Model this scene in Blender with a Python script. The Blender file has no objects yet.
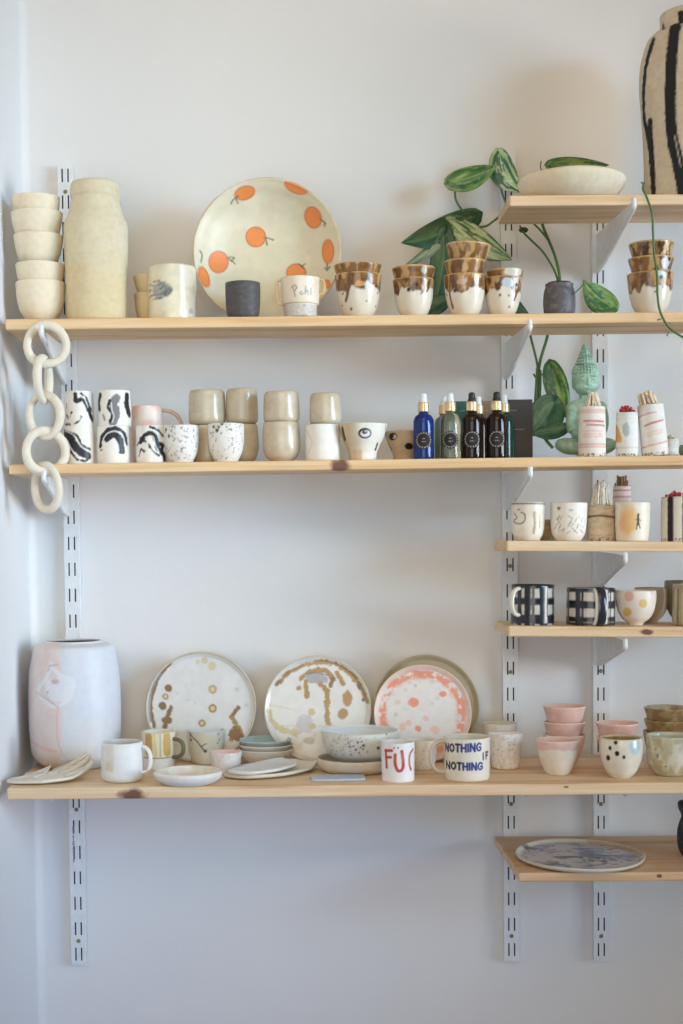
import bpy, bmesh, math, random
import numpy as np
from mathutils import Vector, Matrix

random.seed(7)
scn = bpy.context.scene
COL = scn.collection
PI = math.pi

# ------------------------------------------------------------------ camera
F, U0, V0 = 1422.0, 300.0, 600.6
CAM = Vector((0.0, -2.2, 1.4))
PITCH, ROLL = math.atan(60.9 / F), 0.0108
_r, _u, _f = Vector((1, 0, 0)), Vector((0, math.sin(PITCH), math.cos(PITCH))), Vector((0, math.cos(PITCH), -math.sin(PITCH)))
RGT = math.cos(ROLL) * _r - math.sin(ROLL) * _u
UPV = math.sin(ROLL) * _r + math.cos(ROLL) * _u
cd = bpy.data.cameras.new('camera')
cam = bpy.data.objects.new('camera', cd)
COL.objects.link(cam)
cam.matrix_world = Matrix(((RGT.x, UPV.x, -_f.x, CAM.x), (RGT.y, UPV.y, -_f.y, CAM.y), (RGT.z, UPV.z, -_f.z, CAM.z), (0, 0, 0, 1)))
cd.sensor_fit = 'VERTICAL'; cd.sensor_height = 36.0; cd.lens = 36.0 * F / 1024
cd.shift_x = (341.5 - U0) / 1024; cd.shift_y = (V0 - 512) / 1024
cd.clip_start = 0.05
scn.camera = cam

# ------------------------------------------------------------------ light
scn.view_settings.view_transform = 'Standard'
scn.view_settings.look = 'None'
scn.view_settings.gamma = 1.0
scn.view_settings.use_curve_mapping = False
scn.view_settings.exposure = 0.0
w = bpy.data.worlds.new('room_light'); scn.world = w; w.use_nodes = True
w.node_tree.nodes['Background'].inputs[0].default_value = (1.0, 0.92, 0.84, 1)
w.node_tree.nodes['Background'].inputs[1].default_value = 0.09

def area(name, loc, target, size, size_y, power, color):
    l = bpy.data.lights.new(name, 'AREA'); l.shape = 'RECTANGLE'; l.size = size; l.size_y = size_y
    l.energy = power; l.color = color
    o = bpy.data.objects.new(name, l); COL.objects.link(o); o.location = loc
    o.rotation_euler = (Vector(target) - Vector(loc)).to_track_quat('-Z', 'Y').to_euler()
    return o
# window light grazing from far right, spread narrowed for falloff; ceiling light; added fills
def rgb_area(name, loc, target, sx, sy, rgb, spread=180):
    m = max(rgb); o = area(name, loc, target, sx, sy, m, tuple(c / m for c in rgb)); o.data.spread = math.radians(spread); return o
rgb_area('window_light', (3.2, -1.5, 1.4), (-.5, 0, 1.6), 1.0, 1.1, (2.5, 2.5, 2.55), 30)
rgb_area('window_light', (3.0, -2.4, 2.2), (-.4, 0, 1.6), 1.0, 1.1, (1.4, 2.6, 3.7), 34)
rgb_area('ceiling_light', (-.1, -2.6, 3.0), (-.2, 0, 1.9), 1.6, 1.4, (2.2, 2.0, 1.1), 60)
rgb_area('ceiling_light', (0.2, -2.2, 3.3), (0.1, 0, 1.6), 2.6, 2.2, (12.0, 6.3, 3.0))
rgb_area('low_blue_fill', (0.9, -1.6, 0.6), (-.45, 0, .78), .7, .5, (0.0, 0.14, 0.5), 50)  # fill added to tint the lower left wall blue, no real window
rgb_area('front_fill_light', (-0.1, -2.4, 1.45), (-.1, 0, 1.45), 1.2, 1.0, (11.0, 11.2, 11.2))  # frontal fill added to brighten the left and the object fronts

# ------------------------------------------------------------------ pixel -> world
def ray(u, v):
    return _f + RGT * ((u - U0) / F) - UPV * ((v - V0) / F)
def P(u, v, Y):
    d = ray(u, v); t = (Y - CAM.y) / d.y
    return CAM + d * t
def PZ(u, v, Z):
    d = ray(u, v); t = (Z - CAM.z) / d.z
    return CAM + d * t
def S(Y):
    return (Y - CAM.y) / F
def project(p):
    d = Vector(p) - CAM; k = d.dot(_f)
    return U0 + F * d.dot(RGT) / k, V0 - F * d.dot(UPV) / k

GAIN = 1.12
def lin1(x):
    x = x / 255.0
    return x / 12.92 if x <= 0.04045 else ((x + 0.055) / 1.055) ** 2.4
def K(r, g, b, k=None):
    k = GAIN if k is None else k
    c = np.array([lin1(c) * k for c in (r, g, b)]); g_ = c.mean()
    c = g_ + (c - g_) * .88
    return c * min(1.0, .88 / c.max())

# ------------------------------------------------------------------ noise
def _hash(ix, iy, iz, seed):
    h = (ix * 374761393 + iy * 668265263 + iz * 2147483647 + seed * 1274126177) & 0xFFFFFFFF
    h = ((h ^ (h >> 13)) * 1274126177) & 0xFFFFFFFF
    return ((h ^ (h >> 16)) & 0xFFFF) / 65535.0
def vnoise(x, y, z, seed=0):
    x = np.asarray(x, float); y = np.asarray(y, float) + 0 * x; z = np.asarray(z, float) + 0 * x
    ix, iy, iz = np.floor(x).astype(np.int64), np.floor(y).astype(np.int64), np.floor(z).astype(np.int64)
    fx, fy, fz = x - ix, y - iy, z - iz
    fx, fy, fz = fx * fx * (3 - 2 * fx), fy * fy * (3 - 2 * fy), fz * fz * (3 - 2 * fz)
    r = 0
    for a in (0, 1):
        for b in (0, 1):
            for c in (0, 1):
                r = r + _hash(ix + a, iy + b, iz + c, seed) * (fx if a else 1 - fx) * (fy if b else 1 - fy) * (fz if c else 1 - fz)
    return r
def fbm(x, y, z, seed=0, o=3):
    r, a, t = 0, 1.0, 0
    for k in range(o):
        r = r + a * vnoise(np.asarray(x) * 2 ** k, np.asarray(y) * 2 ** k, np.asarray(z) * 2 ** k, seed + k); t += a; a *= .5
    return r / t

# ------------------------------------------------------------------ materials
MATS = {}
def nodes_of(m):
    m.use_nodes = True
    nt = m.node_tree
    return nt, nt.nodes['Principled BSDF']
def glaze(name, rough=.4, bump=.15, bscale=60, spec=.5, vary=.06, coat=0.0):
    """ceramic whose painted colours are stored on the mesh, with fine procedural mottling"""
    if name in MATS: return MATS[name]
    m = bpy.data.materials.new(name); nt, b = nodes_of(m)
    at = nt.nodes.new('ShaderNodeAttribute'); at.attribute_name = 'Col'
    tc = nt.nodes.new('ShaderNodeTexCoord')
    n = nt.nodes.new('ShaderNodeTexNoise'); n.inputs['Scale'].default_value = bscale; n.inputs['Detail'].default_value = 4
    nt.links.new(tc.outputs['Object'], n.inputs['Vector'])
    mr = nt.nodes.new('ShaderNodeMapRange'); mr.inputs[1].default_value = .3; mr.inputs[2].default_value = .7
    mr.inputs[3].default_value = 1 - vary; mr.inputs[4].default_value = 1 + vary
    nt.links.new(n.outputs['Fac'], mr.inputs[0])
    mx = nt.nodes.new('ShaderNodeVectorMath'); mx.operation = 'SCALE'
    nt.links.new(at.outputs['Color'], mx.inputs[0]); nt.links.new(mr.outputs[0], mx.inputs['Scale'])
    nt.links.new(mx.outputs[0], b.inputs['Base Color'])
    bp = nt.nodes.new('ShaderNodeBump'); bp.inputs['Strength'].default_value = bump; bp.inputs['Distance'].default_value = .002
    nt.links.new(n.outputs['Fac'], bp.inputs['Height']); nt.links.new(bp.outputs[0], b.inputs['Normal'])
    b.inputs['Roughness'].default_value = rough
    b.inputs['Specular IOR Level'].default_value = spec
    b.inputs['Coat Weight'].default_value = coat; b.inputs['Coat Roughness'].default_value = .1
    MATS[name] = m
    return m
def plain(name, col, rough=.5, metal=0.0, bump=.05, bscale=80, trans=0, vary=.05, alpha=None):
    if name in MATS: return MATS[name]
    m = bpy.data.materials.new(name); nt, b = nodes_of(m)
    tc = nt.nodes.new('ShaderNodeTexCoord')
    n = nt.nodes.new('ShaderNodeTexNoise'); n.inputs['Scale'].default_value = bscale; n.inputs['Detail'].default_value = 4
    nt.links.new(tc.outputs['Object'], n.inputs['Vector'])
    cr = nt.nodes.new('ShaderNodeValToRGB')
    cr.color_ramp.elements[0].position = .3; cr.color_ramp.elements[1].position = .7
    cr.color_ramp.elements[0].color = (*[c * (1 - vary) for c in col], 1)
    cr.color_ramp.elements[1].color = (*[min(c * (1 + vary), 1) for c in col], 1)
    nt.links.new(n.outputs['Fac'], cr.inputs[0]); nt.links.new(cr.outputs[0], b.inputs['Base Color'])
    bp = nt.nodes.new('ShaderNodeBump'); bp.inputs['Strength'].default_value = bump; bp.inputs['Distance'].default_value = .002
    nt.links.new(n.outputs['Fac'], bp.inputs['Height']); nt.links.new(bp.outputs[0], b.inputs['Normal'])
    b.inputs['Roughness'].default_value = rough; b.inputs['Metallic'].default_value = metal
    b.inputs['Transmission Weight'].default_value = trans
    MATS[name] = m
    return m
MATTE = glaze('unglazed_clay', .85, .25, 120, .25, .04)
SATIN = glaze('satin_glaze', .42, .12, 90, .45, .03)
GLOSS = glaze('glossy_glaze', .24, .10, 60, .5, .05, .15)
PAPER = glaze('printed_paper', .8, .15, 150, .2, .04)
LEAF = glaze('leaf_surface', .38, .1, 150, .5, .08)
STEM = plain('green_stem', K(70, 110, 52), .5)
METAL = plain('white_enamelled_steel', (.78, .80, .81), .4, 0, .04)
SLOT_SHADE = plain('slot_shade_sheet', (.03, .035, .045), .8)  # shade inside the slots, put in as a dark colour
BRASS = plain('brass_screw', (.30, .24, .13), .35, .8)
GOLD = plain('gold_collar', (.80, .62, .36), .32, .75, .02)

def wood(name, knots=(), seed=0.0, tint=(1, 1, 1)):
    m = bpy.data.materials.new(name); nt, b = nodes_of(m); L = nt.links.new
    tc = nt.nodes.new('ShaderNodeTexCoord')
    mp = nt.nodes.new('ShaderNodeMapping'); mp.inputs['Scale'].default_value = (2.2, 26, 60); mp.inputs['Location'].default_value = (seed, seed * 2, seed)
    L(tc.outputs['Object'], mp.inputs['Vector'])
    n = nt.nodes.new('ShaderNodeTexNoise'); n.inputs['Scale'].default_value = 1.6; n.inputs['Detail'].default_value = 3; n.inputs['Distortion'].default_value = .5
    L(mp.outputs[0], n.inputs['Vector'])
    cr = nt.nodes.new('ShaderNodeValToRGB'); e = cr.color_ramp.elements
    e[0].position = .28; e[0].color = (.62 * tint[0], .375 * tint[1], .185 * tint[2], 1)
    e[1].position = .62; e[1].color = (.85 * tint[0], .655 * tint[1], .43 * tint[2], 1)
    k = cr.color_ramp.elements.new(.42); k.color = (.80 * tint[0], .555 * tint[1], .32 * tint[2], 1)
    L(n.outputs['Fac'], cr.inputs[0])
    n2 = nt.nodes.new('ShaderNodeTexNoise'); n2.inputs['Scale'].default_value = 1.0; n2.inputs['Detail'].default_value = 6
    mp2 = nt.nodes.new('ShaderNodeMapping'); mp2.inputs['Scale'].default_value = (12, 300, 300)
    L(tc.outputs['Object'], mp2.inputs['Vector']); L(mp2.outputs[0], n2.inputs['Vector'])
    mr = nt.nodes.new('ShaderNodeMapRange'); mr.inputs[1].default_value = .3; mr.inputs[2].default_value = .7; mr.inputs[3].default_value = .93; mr.inputs[4].default_value = 1.05
    L(n2.outputs['Fac'], mr.inputs[0])
    mx = nt.nodes.new('ShaderNodeVectorMath'); mx.operation = 'SCALE'
    L(cr.outputs[0], mx.inputs[0]); L(mr.outputs[0], mx.inputs['Scale'])
    last = mx.outputs[0]
    nz = nt.nodes.new('ShaderNodeTexNoise'); nz.inputs['Scale'].default_value = 60
    L(tc.outputs['Object'], nz.inputs['Vector'])
    for (x, y, z, rx, ry, rz) in knots:
        s = nt.nodes.new('ShaderNodeVectorMath'); s.operation = 'SUBTRACT'; s.inputs[1].default_value = (x, y, z)
        L(tc.outputs['Object'], s.inputs[0])
        d = nt.nodes.new('ShaderNodeVectorMath'); d.operation = 'DIVIDE'; d.inputs[1].default_value = (rx, ry, rz)
        L(s.outputs[0], d.inputs[0])
        ln = nt.nodes.new('ShaderNodeVectorMath'); ln.operation = 'LENGTH'; L(d.outputs[0], ln.inputs[0])
        ad = nt.nodes.new('ShaderNodeMath'); ad.operation = 'ADD'; L(ln.outputs['Value'], ad.inputs[0])
        ml = nt.nodes.new('ShaderNodeMath'); ml.operation = 'MULTIPLY'; ml.inputs[1].default_value = 1.0; L(nz.outputs['Fac'], ml.inputs[0])
        L(ml.outputs[0], ad.inputs[1])
        r2 = nt.nodes.new('ShaderNodeMapRange'); r2.inputs[1].default_value = 1.15; r2.inputs[2].default_value = 1.7; r2.inputs[3].default_value = .97; r2.inputs[4].default_value = 0
        L(ad.outputs[0], r2.inputs[0])
        mm = nt.nodes.new('ShaderNodeMix'); mm.data_type = 'RGBA'
        L(r2.outputs[0], mm.inputs['Factor']); L(last, mm.inputs['A']); mm.inputs['B'].default_value = (.16, .06, .035, 1)
        last = mm.outputs['Result']
    L(last, b.inputs['Base Color'])
    bp = nt.nodes.new('ShaderNodeBump'); bp.inputs['Strength'].default_value = .12; bp.inputs['Distance'].default_value = .001
    L(n2.outputs['Fac'], bp.inputs['Height']); L(bp.outputs[0], b.inputs['Normal'])
    b.inputs['Roughness'].default_value = .55
    return m

def plaster(name, col):
    m = bpy.data.materials.new(name); nt, b = nodes_of(m); L = nt.links.new
    tc = nt.nodes.new('ShaderNodeTexCoord')
    n = nt.nodes.new('ShaderNodeTexNoise'); n.inputs['Scale'].default_value = 5; n.inputs['Detail'].default_value = 5
    L(tc.outputs['Object'], n.inputs['Vector'])
    cr = nt.nodes.new('ShaderNodeValToRGB'); e = cr.color_ramp.elements
    e[0].position = .3; e[0].color = (*[c * .975 for c in col], 1); e[1].position = .7; e[1].color = (*col, 1)
    L(n.outputs['Fac'], cr.inputs[0]); L(cr.outputs[0], b.inputs['Base Color'])
    n2 = nt.nodes.new('ShaderNodeTexNoise'); n2.inputs['Scale'].default_value = 22; n2.inputs['Detail'].default_value = 3
    L(tc.outputs['Object'], n2.inputs['Vector'])
    bp = nt.nodes.new('ShaderNodeBump'); bp.inputs['Strength'].default_value = .25; bp.inputs['Distance'].default_value = .004
    L(n2.outputs['Fac'], bp.inputs['Height']); L(bp.outputs[0], b.inputs['Normal'])
    b.inputs['Roughness'].default_value = .9; b.inputs['Specular IOR Level'].default_value = .2
    return m

# ------------------------------------------------------------------ object helpers
def mesh_obj(name, verts, faces, mat, parent=None, col=None, smooth=True, mats=None, mi=None):
    me = bpy.data.meshes.new(name)
    me.from_pydata([tuple(v) for v in verts], [], [tuple(int(i) for i in f) for f in faces])
    for m in (mats or [mat]): me.materials.append(m)
    if mi is not None: me.polygons.foreach_set('material_index', mi)
    if smooth: me.polygons.foreach_set('use_smooth', [True] * len(me.polygons))
    if col is not None:
        a = me.color_attributes.new('Col', 'FLOAT_COLOR', 'POINT')
        c = np.ones((len(verts), 4)); c[:, :3] = col
        a.data.foreach_set('color', c.ravel())
    me.update()
    o = bpy.data.objects.new(name, me); COL.objects.link(o)
    if parent is not None: o.parent = parent
    return o
def bm_obj(name, bm, mat, parent=None, smooth=False):
    bmesh.ops.recalc_face_normals(bm, faces=bm.faces[:])
    me = bpy.data.meshes.new(name); bm.to_mesh(me); bm.free()
    me.materials.append(mat)
    if smooth: me.polygons.foreach_set('use_smooth', [True] * len(me.polygons))
    o = bpy.data.objects.new(name, me); COL.objects.link(o)
    if parent is not None: o.parent = parent
    return o
def tag(o, label, cat, group=None):
    o['label'] = label; o['category'] = cat
    if group: o['group'] = group
    return o
def thing(name, label, cat, loc=(0, 0, 0), group=None):
    o = bpy.data.objects.new(name, None); COL.objects.link(o); o.location = loc; o.empty_display_size = .02
    return tag(o, label, cat, group)
def box_bm(x0, x1, y0, y1, z0, z1, bev=0.0, seg=2):
    bm = bmesh.new(); bmesh.ops.create_cube(bm, size=1)
    for v in bm.verts:
        v.co = Vector(((x0 + x1) / 2 + v.co.x * (x1 - x0), (y0 + y1) / 2 + v.co.y * (y1 - y0), (z0 + z1) / 2 + v.co.z * (z1 - z0)))
    if bev: bmesh.ops.bevel(bm, geom=bm.edges[:], offset=bev, segments=seg, affect='EDGES', profile=.5)
    return bm
def catmull(pts, m=8, closed=False):
    pts = [np.array(p, float) for p in pts]; n = len(pts); out = []
    rng = range(n if closed else n - 1)
    for i in rng:
        if closed: p0, p1, p2, p3 = pts[(i - 1) % n], pts[i], pts[(i + 1) % n], pts[(i + 2) % n]
        else: p0, p1, p2, p3 = pts[max(i - 1, 0)], pts[i], pts[i + 1], pts[min(i + 2, n - 1)]
        for k in range(m):
            t = k / m
            out.append(.5 * ((2 * p1) + (-p0 + p2) * t + (2 * p0 - 5 * p1 + 4 * p2 - p3) * t * t + (-p0 + 3 * p1 - 3 * p2 + p3) * t ** 3))
    if not closed: out.append(pts[-1])
    return np.array(out)
def tube_data(pts, rad, n=10, closed=False, up=None, flat=1.0):
    """swept tube; rad scalar or per point; with 'up' the section keeps that direction, flat = ratio along it"""
    pts = np.array(pts, float); N = len(pts)
    rad = np.full(N, rad) if np.isscalar(rad) else np.array(rad, float)
    T = np.roll(pts, -1, 0) - np.roll(pts, 1, 0)
    if not closed: T[0] = pts[1] - pts[0]; T[-1] = pts[-1] - pts[-2]
    T /= np.linalg.norm(T, axis=1)[:, None] + 1e-12
    if up is None:
        a = np.array([0, 0, 1.]) if abs(T[0][2]) < .9 else np.array([0, 1., 0])
    else: a = np.array(up, float)
    V, Fc = [], []
    nrm = a - T[0] * a.dot(T[0]); nrm /= np.linalg.norm(nrm)
    for i in range(N):
        if up is not None: nrm = a - T[i] * a.dot(T[i])
        else: nrm = nrm - T[i] * nrm.dot(T[i])
        nrm /= np.linalg.norm(nrm) + 1e-12
        b = np.cross(T[i], nrm)
        for k in range(n):
            an = 2 * PI * k / n
            V.append(pts[i] + rad[i] * (math.cos(an) * nrm * flat + math.sin(an) * b))
    M = N if closed else N - 1
    for i in range(M):
        for k in range(n):
            Fc.append((i * n + k, i * n + (k + 1) % n, ((i + 1) % N) * n + (k + 1) % n, ((i + 1) % N) * n + k))
    if not closed:
        Fc.append(tuple(range(n))[::-1]); Fc.append(tuple((N - 1) * n + k for k in range(n)))
    return V, Fc
def tube(name, pts, rad, mat, parent=None, n=10, closed=False, up=None, flat=1.0, color=None):
    V, Fc = tube_data(pts, rad, n, closed, up, flat)
    return mesh_obj(name, V, Fc, mat, parent, col=None if color is None else np.tile(color, (len(V), 1)))

# ------------------------------------------------------------------ painting on ceramics
def ss(d, e=.55): return np.clip((e - d) / (2 * e), 0, 1)
class Paint:
    """colours per vertex of one pot. u, v: photo pixel coordinates of the front of the pot; th: angle, r: radius in px"""
    def __init__(s, th, r, v, inside, uc, base, inner=None, seed=1):
        s.th, s.r, s.v, s.inside, s.uc, s.seed = th, np.maximum(r, .4), v, inside, uc, seed
        s.col = np.tile(np.array(base, float), (len(th), 1))
        s.out = ~inside
        if inner is not None: s.col[inside] = inner
        s.x = s.r * np.sin(s.th); s.y = s.r * np.cos(s.th)
        s.front = (np.cos(th) > -.15)
    def mix(s, m, c):
        m = np.clip(m, 0, 1)[:, None]; s.col = s.col * (1 - m) + np.array(c) * m
    def n(s, sc, k=0, st=1.0): return fbm(s.x / sc + 50, s.y / sc + 50, s.v / (sc * st) + 50, s.seed * 7 + k)
    def arc(s, u):
        return s.r * (s.th - np.arcsin(np.clip((u - s.uc) / s.r, -.999, .999)))
    def dot(s, u, v, rad, c, ry=None, rough=0.0, where=None):
        ry = ry or rad
        d = np.hypot(s.arc(u), (s.v - v) * rad / ry) - rad
        if rough: d = d + (s.n(rad * .9, 3) - .5) * rough * 2
        s.mix(ss(d) * (s.out if where is None else where), c)
    def line(s, pts, wd, c, rough=0.0, smooth=False, soft=.5):
        if smooth: pts = catmull(pts, 5)
        best = np.full(len(s.th), 1e9)
        for (a, b) in zip(pts[:-1], pts[1:]):
            ax, ay = s.arc(a[0]), s.v - a[1]
            bx, by = s.arc(b[0]), s.v - b[1]
            dx, dy = bx - ax, by - ay
            t = np.clip(-(ax * dx + ay * dy) / (dx * dx + dy * dy + 1e-9), 0, 1)
            best = np.minimum(best, np.hypot(ax + t * dx, ay + t * dy))
        d = best - wd / 2
        if rough: d = d + (s.n(2.5, 4) - .5) * rough
        s.mix(ss(d, soft) * s.out * s.front, c)
    def above(s, vline, c, amp=0.0, sc=8, k=5, where=None, soft=.8, dripy=False):
        """everything higher than vline"""
        edge = vline + (fbm(s.x / sc + 9, s.y / sc + 9, 0, s.seed + k) - .5) * 2 * amp
        m = ss(s.v - edge, soft)
        s.mix(m * (s.out if where is None else where), c)
    def mottle(s, sc, c, amt=.5, lo=.45, hi=.65, k=8, st=1.0, where=None):
        m = np.clip((s.n(sc, k, st) - lo) / (hi - lo), 0, 1) * amt
        s.mix(m * (s.out if where is None else where), c)
    def speckle(s, n, c, rmin=.4, rmax=.9, seed=3, u=None, v=None):
        rnd = random.Random(seed); lo, hi = s.v.min(), s.v.max(); R = s.r.max()
        for _ in range(n):
            uu = s.uc + (rnd.uniform(-R, R) * .92 if u is None else rnd.uniform(*u) - s.uc)
            vv = rnd.uniform(lo + 1, hi - 1) if v is None else rnd.uniform(*v)
            s.dot(uu, vv, rnd.uniform(rmin, rmax), c)

def lathe_data(outer, inner, nth, nz, wob=0.0, seed=0, rimwob=0.0):
    """outer/inner control points (r,z) in metres, outer from bottom centre to rim, inner from rim to inner bottom centre"""
    def resample(c, n):
        c = catmull(c, 10); d = np.r_[0, np.cumsum(np.hypot(*np.diff(c, axis=0).T))]
        t = np.linspace(0, d[-1], n); return np.c_[np.interp(t, d, c[:, 0]), np.interp(t, d, c[:, 1])]
    o = resample(outer, nz); i = resample(inner, max(nz // 2, 10))
    prof = np.vstack([o, i]); prof[:, 0] = np.maximum(prof[:, 0], 0)
    inside = np.r_[np.zeros(len(o), bool), np.ones(len(i), bool)]
    th = -PI + 2 * PI * np.arange(nth) / nth
    zmax = prof[:, 1].max()
    TH, R = np.meshgrid(th, prof[:, 0]); _, Z = np.meshgrid(th, prof[:, 1])
    hf = np.clip(Z / max(zmax, 1e-6), 0, 1)
    Rw = R * (1 + wob * (np.sin(2 * TH + seed) * .6 + np.sin(3 * TH + seed * 2.3) * .4) * (.3 + .7 * hf))
    Zw = Z + rimwob * hf ** 2 * (np.sin(TH + seed * 1.7) + .5 * np.sin(3 * TH + seed) + .3 * np.sin(5 * TH + seed * 3))
    X, Y = Rw * np.sin(TH), -Rw * np.cos(TH)
    n = len(prof)
    V = np.c_[X.ravel(), Y.ravel(), Zw.ravel()]
    Fc = []
    for a in range(n - 1):
        for b in range(nth):
            c = (b + 1) % nth
            Fc.append((a * nth + b, a * nth + c, (a + 1) * nth + c, (a + 1) * nth + b))
    Fc.append(tuple(range(nth))[::-1]); Fc.append(tuple((n - 1) * nth + k for k in range(nth)))
    return V, Fc, TH.ravel(), R.ravel(), Z.ravel(), np.repeat(inside, nth)

BOARDS = {}
def ztop(board, x):
    b = BOARDS[board]; return b['z'] + b['slope'] * (x - b['x'])
def yfront_on(board, u, v):
    """depth of the point of the board's top seen at pixel u, v"""
    z = BOARDS[board]['z']
    for _ in range(4):
        p = PZ(u, v, z); z = ztop(board, p.x)
    return p.y

STRAIGHT = [(.0, .90), (.04, .97), (.2, 1.0), (.6, 1.0), (1, 1.0)]
def pot(name, label, cat, uL, uR, vt, board, Y=None, vb=None, prof=STRAIGHT, paint=None, base=(200, 195, 185), inner=None,
        mat=None, group=None, wall=1.5, height=None, nth=96, nz=44, wob=.006, rimwob=0.0, handle=None, seed=1, part=None, tilt=0.0, Yback=0.0, floor=None):
    """turned vessel standing on a board; left, right, top edge given where the photo shows them"""
    uc = (uL + uR) / 2
    if Y is None:                                  # stand it where its foot shows on the board
        Y = yfront_on(board, uc, vb)
        rb = (uR - uL) / 2 * S(Y) * prof[0][1]
        Y += rb + Yback
    s = S(Y); R = (uR - uL) / 2 * s / max(p[1] for p in prof)
    x = P(uc, vt, Y).x
    rt = R * prof[-1][1]
    yr = Y + (rt if vt > 541 else -rt)
    zr = P(uc, vt, yr).z
    if height is not None: z0 = zr - height * s; 
    else: z0 = ztop(board, x) + .0002
    if floor is not None: z0 = max(z0, floor)
    H = zr - z0
    wl = wall * s
    outer = [(0, 0), (R * prof[0][1] * .9, 0)] + [(R * r, H * z) for z, r in prof[:-1]] + [(R * prof[-1][1], H - .6 * wl), (R * prof[-1][1] - wl * .45, H)]
    ins = [(R * prof[-1][1] - wl * .6, H - .02 * wl), (R * prof[-1][1] - wl * 1.05, H - .7 * wl)]
    zb = 2.4 * s
    for z, r in prof[:-1][::-1]:
        if H * z > zb + 1.5 * s: ins.append((max(R * r - wl, .001), H * z))
    ins += [(max(R * np.interp(zb * 1.4 / H, [p[0] for p in prof], [p[1] for p in prof]) - wl * 1.4, .001), zb * 1.3), (R * prof[0][1] * .5, zb), (0, zb)]
    V, Fc, TH, Rr, Z, inside = lathe_data(outer, ins, nth, nz, wob, seed, rimwob * s)
    vbase = project((x, Y - R, z0))[1]
    vtop = project((x, Y - R, zr))[1]
    vv = vbase + (vtop - vbase) * Z / H
    az = math.atan2(x, Y - CAM.y)
    pt = Paint((TH + az + PI) % (2 * PI) - PI, Rr / s, vv, inside, uc, K(*base), K(*(inner or base)), seed)
    if paint: paint(pt)
    whole = handle is not None
    if whole:
        root = thing(name, label, cat, (x, Y, z0), group)
        body = mesh_obj(part or 'body', V, Fc, mat or SATIN, root, pt.col)
        hs = handle if isinstance(handle, list) else [handle]
        for h in hs:
            a = math.radians(h['ang']); d = np.array([math.sin(a), -math.cos(a), 0]); tdir = np.array([math.cos(a), math.sin(a), 0])
            zz0, zz1 = h.get('z0', .15) * H, h.get('z1', .85) * H
            out = h.get('out', 10) * s; rr = lambda z: R * np.interp(z / H, [p[0] for p in prof], [p[1] for p in prof]) - wl * .7
            zm = (zz0 + zz1) / 2; pts = []
            for k in range(19):
                t = PI * k / 18; e = h.get('e', .8)
                px = math.sin(t) ** e; pz = -math.copysign(abs(math.cos(t)) ** e, math.cos(t))
                zc = zm + pz * (zz1 - zz0) / 2
                pts.append(d * (rr(zc) + px * out) + np.array([0, 0, zc]))
            tube('handle', pts, h.get('w', 2.2) * s, mat or SATIN, root, 20, False, up=tdir, flat=h.get('flat', 1.0), color=K(*h.get('col', base)))
    else:
        root = mesh_obj(name, V, Fc, mat or SATIN, None, pt.col)
        root.location = (x, Y, z0); tag(root, label, cat, group)
    root.rotation_euler = (0, -math.atan(BOARDS[board]['slope']) + tilt, 0) if board else (0, tilt, 0)
    return root

# ------------------------------------------------------------------ the setting
WX = P(30, 540, 0).x
wall_mat = plaster('painted_plaster', (.81, .80, .79))
def wall(name, x0, x1, y0, y1, z0, z1):
    o = bm_obj(name, box_bm(x0, x1, y0, y1, z0, z1), wall_mat); o['kind'] = 'structure'; return o
wall('wall_back', WX - .1, 1.6, 0, .1, 0, 3.0)
wl_ = wall('wall_left', WX - .1, WX, -1.3, 0, 0, 3.0)
fl = bm_obj('floor', box_bm(WX - .1, 3, -4, .1, -.1, 0), plain('floor_paint', (.5, .46, .42), .5)); fl['kind'] = 'structure'
# soft plaster fillet in the corner
V, Fc = [], []
for z in (0, 3.0):
    V.append((WX, 0, z))
    for k in range(7):
        a = PI / 2 * k / 6; V.append((WX + .012 - .012 * math.sin(a), -.012 + .012 * math.cos(a), z))
for k in range(1, 7): Fc.append((k, k + 1, k + 9, k + 8))
tr = mesh_obj('trim_1', V, Fc, wall_mat); tr['kind'] = 'structure'

# ------------------------------------------------------------------ boards
def board(key, label, u0, v0, u1, v1, yf, yb, th, knots=(), seed=0., xmax=None, tint=(1, 1, 1)):
    a, b = P(u0, v0, yf), P(u1, v1, yf)
    slope = (b.z - a.z) / (b.x - a.x)
    L = (xmax if xmax else b.x) - a.x
    BOARDS[key] = dict(z=a.z, x=a.x, slope=slope, yf=yf, yb=yb, th=th)
    kn = []
    for (ku, kv, ru, rv) in knots:
        p = P(ku, kv, yf); kn.append((p.x - a.x, 0.0, p.z - a.z - slope * (p.x - a.x), ru * S(yf), .05, rv * S(yf)))
    o = bm_obj('shelf_board', box_bm(0, L, 0, yb - yf, -th, 0, .0022, 2), wood('pine_' + str(len(BOARDS)), kn, seed, tint), None, True)
    o.data.polygons.foreach_set('use_smooth', [False] * len(o.data.polygons))
    o.location = (a.x, yf, a.z); o.rotation_euler = (0, -math.atan(slope), 0)
    tag(o, label, 'shelf', 'pine shelf boards on the wall')
    return o
board('T', 'short pine shelf board at the top right, under the striped vase', 509.5, 195.3, 683, 193.8, -.20, -.085, .0150, seed=3, xmax=.62)
board('A', 'long upper pine shelf board carrying the orange-patterned bowl', 5, 319.0, 683, 311.6, -.20, -.088, .0150, seed=8, xmax=.62, tint=(1, .94, .84))
board('B', 'long pine shelf board carrying the dropper bottles', 8.5, 464.4, 683, 455.2, -.20, -.085, .0140, knots=[(340, 466, 10, 8)], seed=14, xmax=.62, tint=(1, .95, .86))
board('C', 'short pine shelf board just above the shelf of plaid mugs', 507, 540.6, 683, 541.6, -.20, -.066, .0150, seed=19, xmax=.62)
board('D', 'short pine shelf board carrying the two black plaid mugs', 508.5, 626.0, 683, 627.0, -.20, -.066, .0150, knots=[(646, 632, 7, 3)], seed=25, xmax=.62)
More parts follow.
